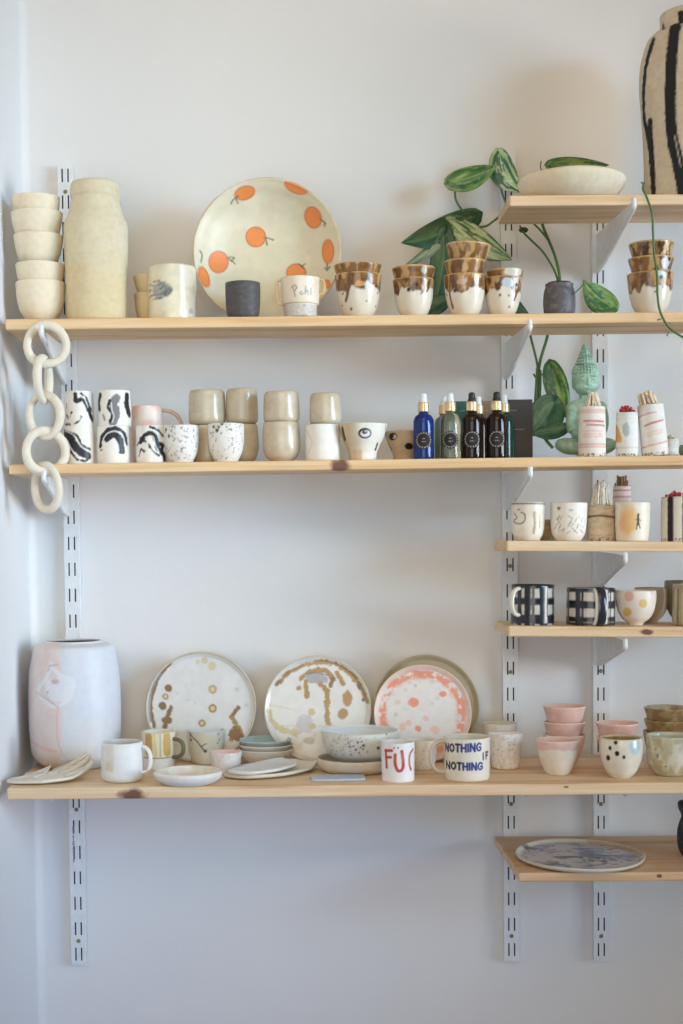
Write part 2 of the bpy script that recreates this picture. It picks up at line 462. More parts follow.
board('E', 'longest and deepest pine shelf board, crowded with plates and mugs', 6.8, 788.3, 683, 782.5, -.275, -.016, .0160, knots=[(133, 795, 14, 6.5), (566, 787, 3, 1)], seed=31, xmax=.62)
board('G', 'lowest pine shelf board, holding one oval plate', 518.5, 873.0, 683, 872.0, -.275, -.034, .0125, knots=[(659, 876, 3, 2)], seed=37, xmax=.62, tint=(.92, .88, .86))

# ------------------------------------------------------------------ uprights and brackets
def upright(label, ut, vt, ub, vb, vslot, vtop, vbot, screws=(), printed=False):
    yf = -.0135
    x = (P(ut, vt, yf).x + P(ub, vb, yf).x) / 2
    zt, zb = P(ut, vtop, yf).z, P(ub, vbot, yf).z
    root = thing('shelf_upright', label, 'shelf upright', (x, 0, zb), 'slotted steel uprights')
    s = S(yf); w2, a, sw, L, pitch = 7.6 * s, 2.9 * s, .7 * s, 6.6 * s, 25.95 * s
    zs0 = P(ub, vslot, yf).z - zb
    ze = [0.0]; slots = []
    z = zs0
    while z + L < zt - zb - .004:
        slots.append(z); ze += [z - L, z + L]; z += pitch
    ze.append(zt - zb)
    xe = [-w2, -a - sw, -a + sw, a - sw, a + sw, w2]
    V, Fc, mi = [], [], []
    for zz in ze:
        for xx in xe: V.append((xx, yf, zz))
    for i in range(len(ze) - 1):
        for j in range(5):
            if i % 2 == 1 and j in (1, 3): continue
            Fc.append((i * 6 + j, i * 6 + j + 1, (i + 1) * 6 + j + 1, (i + 1) * 6 + j)); mi.append(0)
    H = zt - zb; n = len(V)
    V += [(-w2, yf, 0), (-w2, -.0008, 0), (-w2, -.0008, H), (-w2, yf, H), (w2, yf, 0), (w2, -.0008, 0), (w2, -.0008, H), (w2, yf, H)]
    for f in ((0, 3, 2, 1), (4, 5, 6, 7), (0, 1, 5, 4), (3, 7, 6, 2)): Fc.append(tuple(n + k for k in f)); mi.append(0)
    n = len(V)
    V += [(-w2 * .9, yf + .003, .001), (w2 * .9, yf + .003, .001), (w2 * .9, yf + .003, H - .001), (-w2 * .9, yf + .003, H - .001)]
    Fc.append((n, n + 1, n + 2, n + 3)); mi.append(1)  # dark sheet behind the slots in place of their shade
    mesh_obj('channel', V, Fc, METAL, root, smooth=False, mats=[METAL, SLOT_SHADE], mi=mi)
    for vs in screws:
        zz = P(ub, vs, yf).z - zb
        V2, F2, *_ = lathe_data([(0, 0), (.0030, 0), (.0028, .0010), (.0016, .0018)], [(.0012, .0018), (.0006, .0016), (0, .0014)], 14, 8)
        o = mesh_obj('screw', V2, F2, BRASS, root); o.rotation_euler = (PI / 2, 0, 0); o.location = (0, yf, zz)
    if printed:
        bm = bmesh.new(); z = P(ub, 862, yf).z - zb; rn = random.Random(3)
        while z < P(ub, 826, yf).z - zb:
            h = rn.uniform(.8, 2.2) * s; ww = rn.uniform(1.0, 2.2) * s
            m = box_bm(-a - ww / 2 - .5 * s, -a + ww / 2 - .5 * s, yf - .0002, yf + .0001, z, z + h); t_ = bpy.data.meshes.new('t'); m.to_mesh(t_); m.free(); bm.from_mesh(t_); bpy.data.meshes.remove(t_)
            z += h + .7 * s
        bm_obj('printed_mark', bm, plain('grey_print', (.20, .24, .30), .7), root)
    return x
XU = [upright('leftmost slotted white steel upright, behind the big pink and white jar', 65.0, 192, 79.0, 942, 954.1, 165, 965, (941, 809.6, 191.5), True),
      upright('middle slotted white steel upright, ending below the left end of the lowest shelf', 508.2, 232, 512.1, 936, 949.6, 150, 961.5, (936, 804, 672, 566, 186)),
      upright('rightmost slotted white steel upright, behind the pale green statue', 601.0, 281, 600.6, 936, 949.6, 163, 961, (936, 804, 671))]
def bracket(label, key, xu, side, vtip, yt=-.213, hb=.054, col=METAL, fw=.0036):
    b = BOARDS[key]; s = S(0)
    x = xu + side * 3.0 * s
    zt = ztop(key, x) - b['th'] - .0006
    y0 = -.0125
    if vtip is None: zf = zt - .001
    else:
        zf = zt
        for u in (300 + (x / S(yt)),): zf = P(u, vtip, yt).z
    zc = min(zf - .004, zt - .0002)
    root = thing('shelf_bracket', label, 'shelf bracket', (x, 0, zt), 'white steel shelf brackets')
    d = zc - zt
    # web: flat plate under the board, its lower edge slanting up to the tip
    n = 14; ys = [y0 + (yt - y0) * k / n for k in range(n + 1)]; t = .0011; tp = .0085
    def top(y): return d * (y - y0) / (yt - y0)
    def low(y):
        q = (y - y0) / (yt - y0)
        return -hb + (d - tp + hb) * max((q - .08) / .92, 0)
    bm = bmesh.new(); rows = []
    for y in ys: rows.append([bm.verts.new((x_, y, z_)) for x_, z_ in ((-t, top(y)), (t, top(y)), (t, low(y)), (-t, low(y)))])
    for a_, b_ in zip(rows[:-1], rows[1:]):
        for k in range(4): bm.faces.new((a_[k], b_[k], b_[(k + 1) % 4], a_[(k + 1) % 4]))
    bm.faces.new(rows[0]); bm.faces.new(rows[-1][::-1])
    bm_obj('web', bm, col, root)
    fl_pts = [(0, yt - .001, top(yt) + (.004 if vtip else -.002)), (0, yt - .002, d - .003), (0, yt, d - tp)] + [(0, y, low(y)) for y in ys[::-1][2:-1:3]] + [(0, y0 - .004, -hb + .001)]
    tube('flange', catmull(fl_pts, 4), fw, col, root, 10, up=(1, 0, 0), flat=1.0)
    bm2 = box_bm(-.0009, .0009, y0 - .001, y0 + .006, -.018, -.006); bm_obj('hook', bm2, col, root)
    return root
bracket('white steel bracket whose tip the ceramic chain hangs from', 'A', XU[0], -1, 322.5)
bracket('white steel bracket of the upper long shelf, just left of the potted stems', 'A', XU[1], -1, 320.0, yt=-.235)
bracket('white steel bracket right of the dark pot, holding up the topmost shelf', 'T', XU[2], -1, 198.5, hb=.058, yt=-.250)
bracket('white steel bracket behind the lowest links of the ceramic chain', 'B', XU[0], -1, 464)
bracket('white steel bracket under the bottle shelf, left above the cup with black squiggle', 'B', XU[1], -1, 467.0, yt=-.235)
bracket('white steel bracket above the plaid mugs, under the shelf of three white cups', 'C', XU[2], -1, 553, yt=-.196)
bracket('white steel bracket under the shelf of plaid mugs', 'D', XU[2], -1, 639, yt=-.196)
bracket('white steel bracket under the left end of the deep crowded shelf', 'E', XU[0], -1, None, yt=-.20, hb=.014, fw=.0022)
bracket('white steel bracket under the deep shelf, below the speckled cups', 'E', XU[1], -1, None, yt=-.20, hb=.014, fw=.0022)
bracket('white steel bracket under the deep shelf, below the blue-patched dotted cup', 'E', XU[2], -1, None, yt=-.20, hb=.014, fw=.0022)
bracket('white steel bracket under the left end of the oval plate shelf', 'G', XU[1], 1, None, yt=-.20, hb=.014, fw=.0022)
bracket('white steel bracket under the oval plate shelf, nearer the right edge', 'G', XU[2], -1, None, yt=-.20, hb=.014, fw=.0022)
# ------------------------------------------------------------------ ceramic chain on the bracket tip
CH = thing('ceramic_chain', 'cream ceramic chain of five links hanging at the left end of the upper shelves', 'chain', P(46, 512, -.19))
def link(u, v, hw, hh, tr, yaw, Y, tilt=0.0):
    s = S(Y); c = P(u, v, Y); pts = []
    ya = math.radians(yaw); tl = math.radians(tilt)
    for k in range(40):
        a = 2 * PI * k / 40
        px, pz = (hw - tr) * s * math.cos(a), (hh - tr) * s * math.sin(a)
        px2, pz2 = px * math.cos(tl) - pz * math.sin(tl), px * math.sin(tl) + pz * math.cos(tl)
        w = 1 + .02 * math.sin(3 * a + u)
        pts.append((c.x + px2 * w * math.cos(ya), c.y + px2 * w * math.sin(ya), c.z + pz2 * w))
    pts = np.array(pts) - np.array(CH.location)
    rad = [tr * s * (1 + .08 * math.sin(2 * PI * k / 40 * 2 + v)) for k in range(40)]
    V, Fc = tube_data(pts, rad, 14, True)
    mesh_obj('link', V, Fc, MATTE, CH, np.tile(K(222, 212, 192), (len(V), 1)))
link(46.6, 344.7, 23.5, 23.5, 4.3, 6, -.200)
link(43.2, 379, 21, 25.5, 4.2, 80, -.200, 0)
link(44.8, 415.5, 21, 25, 4.2, -16, -.198, 4)
link(45.6, 451.5, 24.5, 25, 4.6, 24, -.200, -6)
link(46.8, 488, 20, 26.3, 4.1, -32, -.198, 6)

# ------------------------------------------------------------------ shapes shared by several pots
UBOWL = [(0, .40), (.08, .58), (.25, .80), (.5, .93), (.78, .985), (1, 1.0)]
CONE = [(0, .48), (.04, .54), (.2, .68), (.45, .84), (.75, .95), (1, 1.0)]
TULIP = [(0, .50), (.05, .58), (.22, .76), (.5, .90), (.8, .965), (1, 1.0)]
TUMBLER = [(0, .80), (.04, .92), (.15, 1.0), (.5, 1.0), (.86, .965), (1, .90)]
TUMB2 = [(0, .52), (.04, .60), (.16, .86), (.4, 1.0), (.8, .985), (1, .93)]
NEST = [(0, .42), (.08, .50), (.3, .66), (.55, .81), (.75, .90), (1, 1.0)]
NESTB = [(0, .30), (.08, .46), (.3, .72), (.45, .84), (.7, .945), (1, 1.0)]
INK, BLK = K(34, 34, 40, .9), K(22, 22, 26, .9)

# ------------------------------------------------------------------ upper long shelf
g = 'nested cream bowls'
def cream(p): p.mottle(14, K(225, 205, 165), .3)
for lb, l, r_, vt, vb_ in (('widest cream bowl at the bottom of the tall nested stack', 15.8, 65, 278.4, None),
                     ('second cream bowl from the bottom of the tall nested stack', 15.8, 64.6, 260, 300),
                     ('middle cream bowl of the tall nested stack of five', 14, 62.6, 230.6, 270),
                     ('second cream bowl from the top of the tall nested stack', 11.2, 62.2, 207, 247),
                     ('topmost cream bowl of the tall nested stack at the left wall', 12, 59.4, 192, 231)):
    pot('bowl', lb, 'bowl', l, r_, vt, 'A', Y=-.152, height=None if vb_ is None else 37, prof=UBOWL if vb_ is None else NESTB, base=(228, 214, 186), paint=cream, mat=MATTE, group=g, wall=1.3, seed=int(vt), rimwob=.2)
def vase_tall(p):
    p.mottle(20, K(218, 200, 160), .5)
    p.mix(ss(p.v - 262 + (p.n(14, 6) - .5) * 30, 14) * p.out * .75, K(212, 202, 176))
    p.line([(60, 190.5), (130, 191)], 1.0, K(196, 184, 152)); p.line([(60, 220), (130, 220)], 1.0, K(200, 186, 152))
    p.mottle(7, K(205, 182, 130), .25, .5, .7, 3, .3)
pot('vase', 'tall cream bottle-necked vase between the bowl stack and the cup with a grey motif', 'vase', 63, 126.5, 177.5, 'A', Y=-.152, mat=MATTE,
    prof=[(0, .90), (.03, .93), (.25, .955), (.5, .99), (.66, 1.0), (.71, .985), (.76, .88), (.84, .77), (.885, .75), (.905, .77), (.97, .76), (1, .74)], base=(212, 194, 150), paint=vase_tall, nz=70, nth=120, wob=.008)
pot('cup', 'small cream cup mostly hidden behind the right side of the tall cream vase', 'cup', 99.8, 124.2, 277.5, 'A', Y=-.0985, prof=CONE, base=(216, 196, 152), mat=MATTE, floor=None)
pot('cup', 'small cream cup under its twin, behind the cup with a grey motif', 'cup', 134, 164, 291.5, 'A', Y=-.121, prof=TULIP, base=(214, 192, 148), mat=MATTE, group='two nested cream cups')
pot('cup', 'small cream cup nested on top of its twin, behind the cup with a grey motif', 'cup', 132.8, 163.6, 273.8, 'A', Y=-.121, prof=NEST, height=24, base=(218, 197, 154), mat=MATTE, group='two nested cream cups')
def motif(p):
    p.mottle(12, K(226, 214, 180), .7); p.mottle(9, K(196, 178, 138), .35, .5, .7, 2)
    p.dot(161, 290, 12, K(160, 160, 150), ry=8, rough=3)
    c = K(88, 92, 92)
    for k in range(6):
        p.line([(149, 283 + k * 2.6), (158, 280 + k * 3.6), (167, 287 + k * 1.6), (172, 289)], .8, c, .6, True)
    p.dot(190, 310, 3, K(170, 176, 176), rough=1.5)
pot('cup', 'wide cream glazed cup with a grey leaf-like motif', 'cup', 148, 196, 264, 'A', Y=-.155, mat=GLOSS, base=(222, 214, 190), inner=(214, 205, 178), paint=motif, prof=[(0, .96), (.04, .99), (.5, 1.0), (1, .985)], rimwob=.5)
pot('cup', 'small charcoal unglazed cup in front of the orange-patterned bowl', 'cup', 225.3, 260, 280, 'A', Y=-.180, mat=glaze('dark_clay', .55, .3, 80, .4, .1), base=(74, 70, 70), inner=(50, 48, 48),
    prof=[(0, .80), (.05, .88), (.25, .96), (.6, 1.0), (1, 1.0)], wob=.01, paint=lambda p: p.mottle(3, K(100, 96, 96), .5, .4, .7, 2, .15))
def pchi(p):
    p.col[:] = K(226, 210, 184); p.mottle(10, K(232, 222, 205), .7)
    low = p.out & (p.v > 303)
    p.mix(low * 1.0, K(200, 192, 180)); p.mottle(1.6, K(160, 150, 138), .5, .5, .65, 6, where=low)
    c = K(120, 118, 108)
    for l in ([(292.5, 286), (294, 290), (295, 296)], [(292, 286.5), (294.5, 284.5), (297, 287), (295, 290)], [(301.5, 291), (299.5, 292.5), (301.5, 294.5), (303, 292.8)], [(305.5, 286), (305, 293.5)], [(305.2, 291), (307.5, 290), (308, 294)], [(310.5, 287.5), (310.5, 294)]): p.line(l, .9, c)
cp = pot('cup', 'peach and speckled grey cup with faint handwriting and two small lugs', 'cup', 280.5, 319.5, 274.8, 'A', Y=-.178, base=(226, 210, 184), paint=pchi, nz=70, nth=128,
    prof=[(0, .80), (.03, .83), (.30, .835), (.325, .85), (.345, .93), (.6, .955), (.98, .985), (1, .98)],
    handle=[dict(ang=-90, z0=.36, z1=.96, out=5, w=1.5, e=.35, col=(228, 206, 172)), dict(ang=84, z0=.58, z1=.95, out=6, w=1.4, e=.7, col=(206, 172, 110))])
for ch in cp.children:
    if ch.name.startswith('handle'): ch.name = 'lug'

# big bowl leaning against the wall
def leaning(name, label, cat, uc, R_px, board, ybot, prof_o, prof_i, paint, lean, mat, seed, nth=260, nz=170, wob=.004, dx=0.0, group=None, lift=0.0):
    """turned plate or bowl standing on its edge: rim lowest point on the board at depth ybot, leaning back by lean degrees"""
    a = math.radians(lean); Yc = ybot + math.sin(a) * R_px * S(ybot); s = S(Yc); R = R_px * s
    x = P(uc, 540, Yc).x
    for _ in range(3):
        zc = ztop(board, x) + R * math.cos(a) + lift
        u, v = project((x, Yc, zc)); x += (uc - u) * s
    V, Fc, TH, Rr, Z, inside = lathe_data([(r * R, z * R) for r, z in prof_o], [(r * R, z * R) for r, z in prof_i], nth, nz, wob, seed)
    # turned so that the inside faces the room; picture coordinates over the face
    ca, sa = math.cos(PI / 2 - a), math.sin(PI / 2 - a)
    Wd = np.c_[V[:, 0] + x, V[:, 1] * ca - V[:, 2] * sa + Yc, V[:, 1] * sa + V[:, 2] * ca + zc] - np.array(CAM)
    kk = Wd @ np.array(_f); U = U0 + F * (Wd @ np.array(RGT)) / kk; VV = V0 - F * (Wd @ np.array(UPV)) / kk
    col = paint(U, VV, Rr / R_px / s, TH, inside, u, v)
    o = mesh_obj(name, V, Fc, mat, None, col)
    o.location = (x, Yc, zc); o.rotation_euler = (PI / 2 - a, 0, 0); tag(o, label, cat, group)
    return o
class Face:
    def __init__(s, U, V, base, mask, seed=0):
        s.U, s.V, s.mask, s.seed = U, V, mask, seed; s.col = np.tile(K(*base), (len(U), 1))
    def mix(s, m, c):
        m = (np.clip(m, 0, 1) * s.mask)[:, None]; s.col = s.col * (1 - m) + np.array(c) * m
    def ell(s, u, v, ru, rv, rot, c, rough=0., soft=.6):
        a = math.radians(rot); du, dv = s.U - u, s.V - v
        x = du * math.cos(a) + dv * math.sin(a); y = -du * math.sin(a) + dv * math.cos(a)
        d = (np.hypot(x / ru, y / rv) - 1) * min(ru, rv)
        if rough: d = d + (fbm(s.U / 3, s.V / 3, 3, s.seed) - .5) * 2 * rough
        s.mix(ss(d, soft), c)
    def line(s, pts, wd, c, rough=0., smooth=True, soft=.6):
        if smooth: pts = catmull(pts, 5)
        best = np.full(len(s.U), 1e9)
        for a, b in zip(pts[:-1], pts[1:]):
            dx, dy = b[0] - a[0], b[1] - a[1]; ax, ay = s.U - a[0], s.V - a[1]
            t = np.clip((ax * dx + ay * dy) / (dx * dx + dy * dy + 1e-9), 0, 1)
            best = np.minimum(best, np.hypot(ax - t * dx, ay - t * dy))
        d = best - wd / 2
        if rough: d = d + (fbm(s.U / 3, s.V / 3, 5, s.seed) - .5) * 2 * rough
        s.mix(ss(d, soft), c)
    def noise(s, sc, c, amt, lo=.45, hi=.65, k=0, where=1.0):
        s.mix(np.clip((fbm(s.U / sc, s.V / sc, k * 3.3, s.seed + k) - lo) / (hi - lo), 0, 1) * amt * where, c)
def oranges(U, V, rn, th, inside, uc, vc):
    f = Face(U, V, (214, 206, 178), (inside | (rn > .965)), 3)
    f.col[~inside] = K(196, 172, 128)
    f.mask = np.ones(len(U), bool); f.noise(14, K(222, 216, 192), .5); f.mask = inside
    og, od = K(238, 136, 50), K(196, 92, 36)
    st = K(96, 100, 84)
    for (a, b, ru, rv, rot) in ((124.7, 33, 10.2, 6.6, -18), (176, 27, 12, 6, 24), (193, 57.5, 8, 10.8, -16), (208, 91.6, 5.6, 11.8, 0), (135.8, 77, 9.8, 9.9, 0), (98.5, 102, 9.6, 10.8, 0), (84, 117, 4.6, 10.5, -20), (176.2, 112.5, 9.6, 8.6, 0), (207, 124, 3, 4, 0)):
        f.ell(a + 120, b + 160, ru + .5, rv + .5, rot, od); f.ell(a + 120, b + 160, ru - .5, rv - .5, rot, og)
    for l in ([(238, 196), (233, 200), (231, 204)], [(236, 199), (238, 203)], [(320, 219), (325, 223), (324, 226)], [(327, 264), (327, 270), (325, 268)], [(327, 270), (330, 267)],
              [(264, 238), (268, 238), (273, 240)], [(266, 238), (267, 245)], [(228, 258), (232, 261), (235, 264)], [(229, 257), (234, 258), (231, 261)], [(200, 251), (202, 255), (201, 262)], [(299, 264), (303, 268)], [(302, 266), (305, 264)]):
        f.line(l, 1.3, st, .3)
    return f.col
leaning('bowl', 'large shallow cream bowl painted with oranges, leaning on the wall', 'bowl', 267, 73.6, 'A', -.128,
        [(0, -.42), (.3, -.42), (.58, -.36), (.82, -.20), (.94, -.06), (1.0, .0), (.992, .012)], [(.975, .012), (.96, -.01), (.90, -.06), (.79, -.17), (.56, -.31), (.3, -.36), (0, -.36)],
        oranges, 6, SATIN, 2)

# brown dripped cups
def brown(seed, white=(222, 212, 188), depth=.42, dots=(), runs=(), patch=None, full=False, dark=.5):
    def f(p):
        p.seed = seed
        b1, b2, b3 = K(144, 98, 42), K(74, 46, 22), K(200, 160, 98)
        lo, hi = p.v.min(), p.v.max(); edge = hi - (hi - lo) * (1 - depth)
        vl = lo + (hi - lo) * depth
        m = p.out
        if full: p.mix(p.out * 1.0, b1)
        else:
            e = vl + (fbm(p.x / 6 + 9, p.y / 6 + 9, 1, seed) - .5) * 14
            p.mix(ss(p.v - e - 1.2, .8) * p.out, b2); p.mix(ss(p.v - e, 1.2) * p.out, b1)
            m = p.out & (p.v < e)
        p.mottle(5, b2, min(dark * 1.6, .95), .44, .56, 4, 2.2, where=m); p.mottle(5, b3, .85, .52, .62, 5, 2.6, where=m)
        rim = p.v < lo + 1.3
        p.mix(rim * .75, K(206, 166, 104))
        p.mix(p.inside * 1.0, K(168, 118, 58)); p.mottle(7, K(110, 66, 28), .6, where=p.inside)
        if patch: 
            for (u, v, r, ry, c) in patch: p.dot(u, v, r, K(*c), ry, rough=1.2)
        for l, wd in runs: p.line(l, wd, K(112, 70, 40), .8, True)
        for (u, v, r) in dots: p.dot(u, v, r, BLK, rough=.3)
    return f
g = 'brown-dripped cream cups'
BR = TULIP
def bcup(lb, l, r_, vt, vb_, fn, Y=-.160, h=None, tilt=0.0):
    return pot('cup', lb, 'cup', l, r_, vt, 'A', Y=Y, height=h, prof=BR if h is None else NEST, base=(218, 208, 188), paint=fn, mat=GLOSS, group=g, wall=1.2, seed=int(l + vt), tilt=tilt, nth=110, nz=50)
bcup('lower brown-dripped cup of the pair right beside the leaning orange-patterned bowl', 334.8, 381.4, 270.9, None,
     brown(11, depth=.34, dots=((343, 292, 1.2), (375, 304, 1), (351, 307.5, 1.3), (342, 303, 1), (377, 291, 1), (366, 300, .8)), runs=(([(350, 272), (349, 285), (346, 299)], 3.2),), patch=((360, 283, 5, 3, (206, 140, 66)), (367, 285, 3, 5, (200, 206, 190)))))
bcup('upper brown-rimmed cup of the pair right beside the leaning orange-patterned bowl', 334, 381, 261.0, None, brown(12, full=True, dark=.3), h=36)
bcup('lower cup of the brown-dripped pair in front of the dark heart leaf', 393, 434.2, 276.2, None,
     brown(13, depth=.30, dots=((408.7, 289, 2.0), (416.6, 284.2, 1.6)), runs=(([(423, 278), (424, 288), (421, 293)], 1.6),)))
bcup('upper cup of the brown-dripped pair in front of the dark heart leaf', 392, 435.2, 264, None, brown(14, full=True, dark=.3, patch=((424, 270, 3, 4, (176, 182, 160)),)), h=36)
bcup('bottom cup of the three-high brown-dripped stack in front of the vine', 443.6, 486.2, 272, None,
     brown(15, depth=.36, dots=((455, 289.5, 1.9), (447, 292, 1.2)), runs=(([(451, 274), (450, 292), (453, 306)], 2.4),), patch=((461, 281, 5, 3, (196, 160, 140)), (476, 277, 2.5, 8, (230, 190, 120)))), Y=-.162)
bcup('middle cup of the three-high brown-dripped stack in front of the vine', 444.4, 485.2, 257.3, None, brown(16, full=True, dark=.3), h=34, Y=-.162)
bcup('top cup of the three-high brown-dripped stack, slightly tilted', 444.3, 488.6, 240.4, None, brown(17, full=True, dark=.3), h=34, tilt=.06, Y=-.162)
bcup('lower cup of the brown-dripped pair left of the dark plant pot', 484, 521.6, 275, None,
     brown(18, depth=.34, dots=((500, 294.5, 1.2), (508.5, 295, 1.0), (516, 284, 1.7), (509, 306, 1)), runs=(([(519, 279), (517, 290), (513.5, 299)], 2.6),), patch=((508, 282, 6, 5, (186, 196, 200)), (517, 282, 4, 6, (214, 206, 190)))))
bcup('upper pale-rimmed brown cup of the pair left of the dark plant pot', 487, 523.6, 267.5, None, brown(19, full=True, dark=.3, patch=((514, 271, 10, 5, (206, 202, 184)),)), h=32)
bcup('bottom cup of the three-high brown-dripped stack under the striped vase shelf', 627.6, 673, 270, None,
     brown(20, depth=.36, dots=((661, 277, 2), (669, 270, 1.5)), patch=((661, 272, 4, 7, (190, 202, 206)), (668, 281, 3, 3, (190, 110, 50)))))
bcup('middle cup of the three-high brown-dripped stack under the striped vase shelf', 628.6, 673.2, 254.4, None,
     brown(22, full=True, dots=((668.5, 258, 2.0), (668, 266, 1.8)), patch=((665, 262, 5, 6, (206, 214, 220)),)), h=34)
bcup('top cup of the three-high brown-dripped stack under the striped vase shelf', 629.2, 673.6, 239.2, None, brown(23, full=True, dark=.8, patch=((667, 245, 1.5, 7, (236, 206, 160)),)), h=34)

# ------------------------------------------------------------------ topmost shelf
bw = pot('bowl', 'wide cream bowl on the topmost shelf with a leaf behind its rim', 'bowl', 518.5, 624.4, 165.8, 'T', Y=-.150, mat=MATTE, base=(222, 208, 178), wall=1.8, wob=.006, rimwob=.4,
    prof=[(0, .62), (.05, .70), (.25, .84), (.6, .96), (.85, 1.0), (1, .985)], paint=lambda p: p.mottle(16, K(232, 222, 198), .5), nth=128)
def striped(p):
    p.mottle(14, K(214, 200, 176), .5); p.mottle(5, K(186, 166, 138), .3, .5, .7, 3, .2)
    c = K(44, 46, 50, 1.0)
    p.line([(655, 27), (650, 45), (646.5, 65), (646, 100), (651, 130), (654.5, 165), (655, 191)], 7.5, c, 4.5, True)
    p.line([(652, 110), (655, 165), (655.5, 191)], 7.5, c, 2.2, True)
    p.line([(676, 20), (673, 50), (671.5, 90), (673, 130), (679, 160), (684, 190)], 11.5, c, 1.6, True)
    p.line([(676, 132), (681.5, 163)], 1.0, K(200, 188, 164), .2)
    p.line([(664, 8), (665, 18)], 3.5, c, 1.5); p.line([(681, 3), (682, 14)], 6, c, 1)
    for du in (27, 52): p.line([(676 + du * .5, 20), (671.5 + du * .8, 90), (680 + du * .7, 190)], 11, c, 1.2, True)
pot('vase', 'large beige vase with brushed black vertical stripes on the topmost shelf', 'vase', 641, 741, 3.0, 'T', Y=-.145, mat=MATTE, base=(204, 190, 164), inner=(120, 110, 96), paint=striped, nth=200, nz=150, wob=.006,
    prof=[(0, .88), (.02, .90), (.2, .91), (.35, .93), (.5, .97), (.62, 1.0), (.75, .975), (.86, .86), (.895, .74), (.915, .64), (.94, .60), (.97, .605), (1, .61)])

# ------------------------------------------------------------------ second long shelf
def swirl(lines, wd=2.4, extra=(), base=None, gray=()):
    def f(p):
        p.mottle(10, K(232, 230, 226), .5)
        for l, w_ in gray: p.line(l, w_ * 1.25, K(120, 120, 126), 2.4, True)
        for l, w_ in lines: p.line(l, w_ * 1.45, INK, 2.6, True)
        for l, w_ in extra: p.line(l, w_, K(236, 234, 230), .4, True)
    return f
cz = lambda x, y: (60 + x / 6.21, 380 + y / 6.21)
def L6(pts): return [cz(*q) for q in pts]
g = 'white cups with black marbled swirls'
CY = [(0, .93), (.04, .97), (.3, 1.0), (.7, .98), (1, .95)]
def scup(lb, l, r_, vt, vb_, fn, h=None, Y=-.160):
    return pot('cup', lb, 'cup', l, r_, vt, 'B', Y=Y, height=h, prof=CY, base=(232, 226, 214), paint=fn, mat=SATIN, group=g, wall=1.3, nth=130, nz=60, seed=int(l))
c1 = scup('lower marbled cup of the leftmost pair, a slanting black swirl on it', 63.5, 94.6, 425.5, None,
     swirl([(L6([(20, 320), (60, 350), (90, 410), (130, 450), (170, 470)]), 5.5), (L6([(60, 330), (110, 350), (130, 400), (180, 430)]), 2), (L6([(60, 430), (100, 490), (150, 500), (185, 480)]), 1.6)],
           extra=[(L6([(30, 310), (90, 345), (125, 405), (170, 440)]), .8), (L6([(60, 410), (95, 465), (150, 490)]), .8)]))
scup('upper marbled cup of the leftmost pair, black swirl at its top right', 64.5, 93.5, 390.4, None,
     swirl([(L6([(95, 90), (100, 130), (140, 120), (165, 160), (180, 200), (195, 245)]), 3.2), (L6([(130, 85), (160, 105), (175, 150), (195, 190)]), 1.6), (L6([(40, 140), (42, 170)]), 1), (L6([(70, 200), (62, 225)]), 1), (L6([(30, 270), (60, 275)]), 1.2), (L6([(85, 272), (115, 255), (130, 225)]), 1.1), (L6([(40, 210), (50, 235)]), .9)],
           extra=[(L6([(110, 100), (150, 115), (172, 165)]), .7)]), h=35.5)
scup('lower marbled cup of the second pair, black arch-shaped swirl on it', 96.6, 130.4, 425.0, None,
     swirl([(L6([(250, 410), (262, 350), (300, 310), (350, 300), (395, 330), (412, 395)]), 3.0), (L6([(290, 360), (330, 335), (365, 360), (378, 400), (382, 440)]), 5.0), (L6([(250, 435), (262, 430)]), 1)],
           extra=[(L6([(262, 385), (290, 335), (345, 318), (390, 350), (400, 400)]), .9), (L6([(330, 380), (350, 400), (355, 440)]), 3.0)]))
scup('upper marbled cup of the second pair, grey wavy swirl on it', 97.7, 130.7, 389.4, None,
     swirl([(L6([(250, 90), (242, 130), (245, 175)]), 4), (L6([(415, 95), (412, 150), (428, 210)]), 5), (L6([(310, 130), (300, 170), (322, 215), (310, 255)]), 2)], extra=[(L6([(318, 140), (322, 190), (332, 225), (322, 262)]), 1.0)],
           gray=[(L6([(350, 110), (330, 150), (348, 200), (325, 262)]), 6.5), (L6([(270, 215), (275, 245)]), 2)]), h=35.5)
c3 = scup('single marbled cup in front of the pink handled mug', 135.5, 167.0, 425, None,
     swirl([(L6([(500, 380), (530, 340), (575, 335), (600, 380), (605, 420), (640, 460), (645, 495)]), 3.4), (L6([(560, 290), (610, 315), (640, 350)]), 1.4), (L6([(480, 400), (500, 375), (530, 380)]), 1.6), (L6([(490, 470), (500, 430), (520, 440)]), 1.4), (L6([(615, 400), (635, 405), (625, 440)]), 3), (L6([(550, 400), (575, 440), (610, 470)]), 1.4)],
           extra=[(L6([(530, 355), (575, 350), (590, 400), (610, 445)]), .8)]))
pot('mug', 'pink blotched mug with a beige handle, behind the marbled cups', 'mug', 131.5, 163, 405, 'B', Y=-.108, prof=CY, base=(226, 212, 202), mat=SATIN, paint=lambda p: (p.mottle(9, K(228, 178, 160), .8, .4, .65)),
    handle=dict(ang=90, z0=.20, z1=.93, out=20, w=2.0, flat=1.4, col=(206, 178, 158), e=.8))
def speck(n, seed, big=()):
    def f(p):
        p.mottle(10, K(230, 226, 220), .4)
        p.speckle(n, K(86, 86, 96), .3, .65, seed); p.speckle(n // 3, K(50, 50, 60), .5, .95, seed + 5)
        for (u, v, r) in big: p.dot(u, v, r, INK, rough=1.2)
    return f
g = 'white cups with fine black speckles'
FOOT = [(0, .64), (.06, .66), (.12, .74), (.3, .90), (.55, .98), (.8, 1.0), (1, 1.0)]
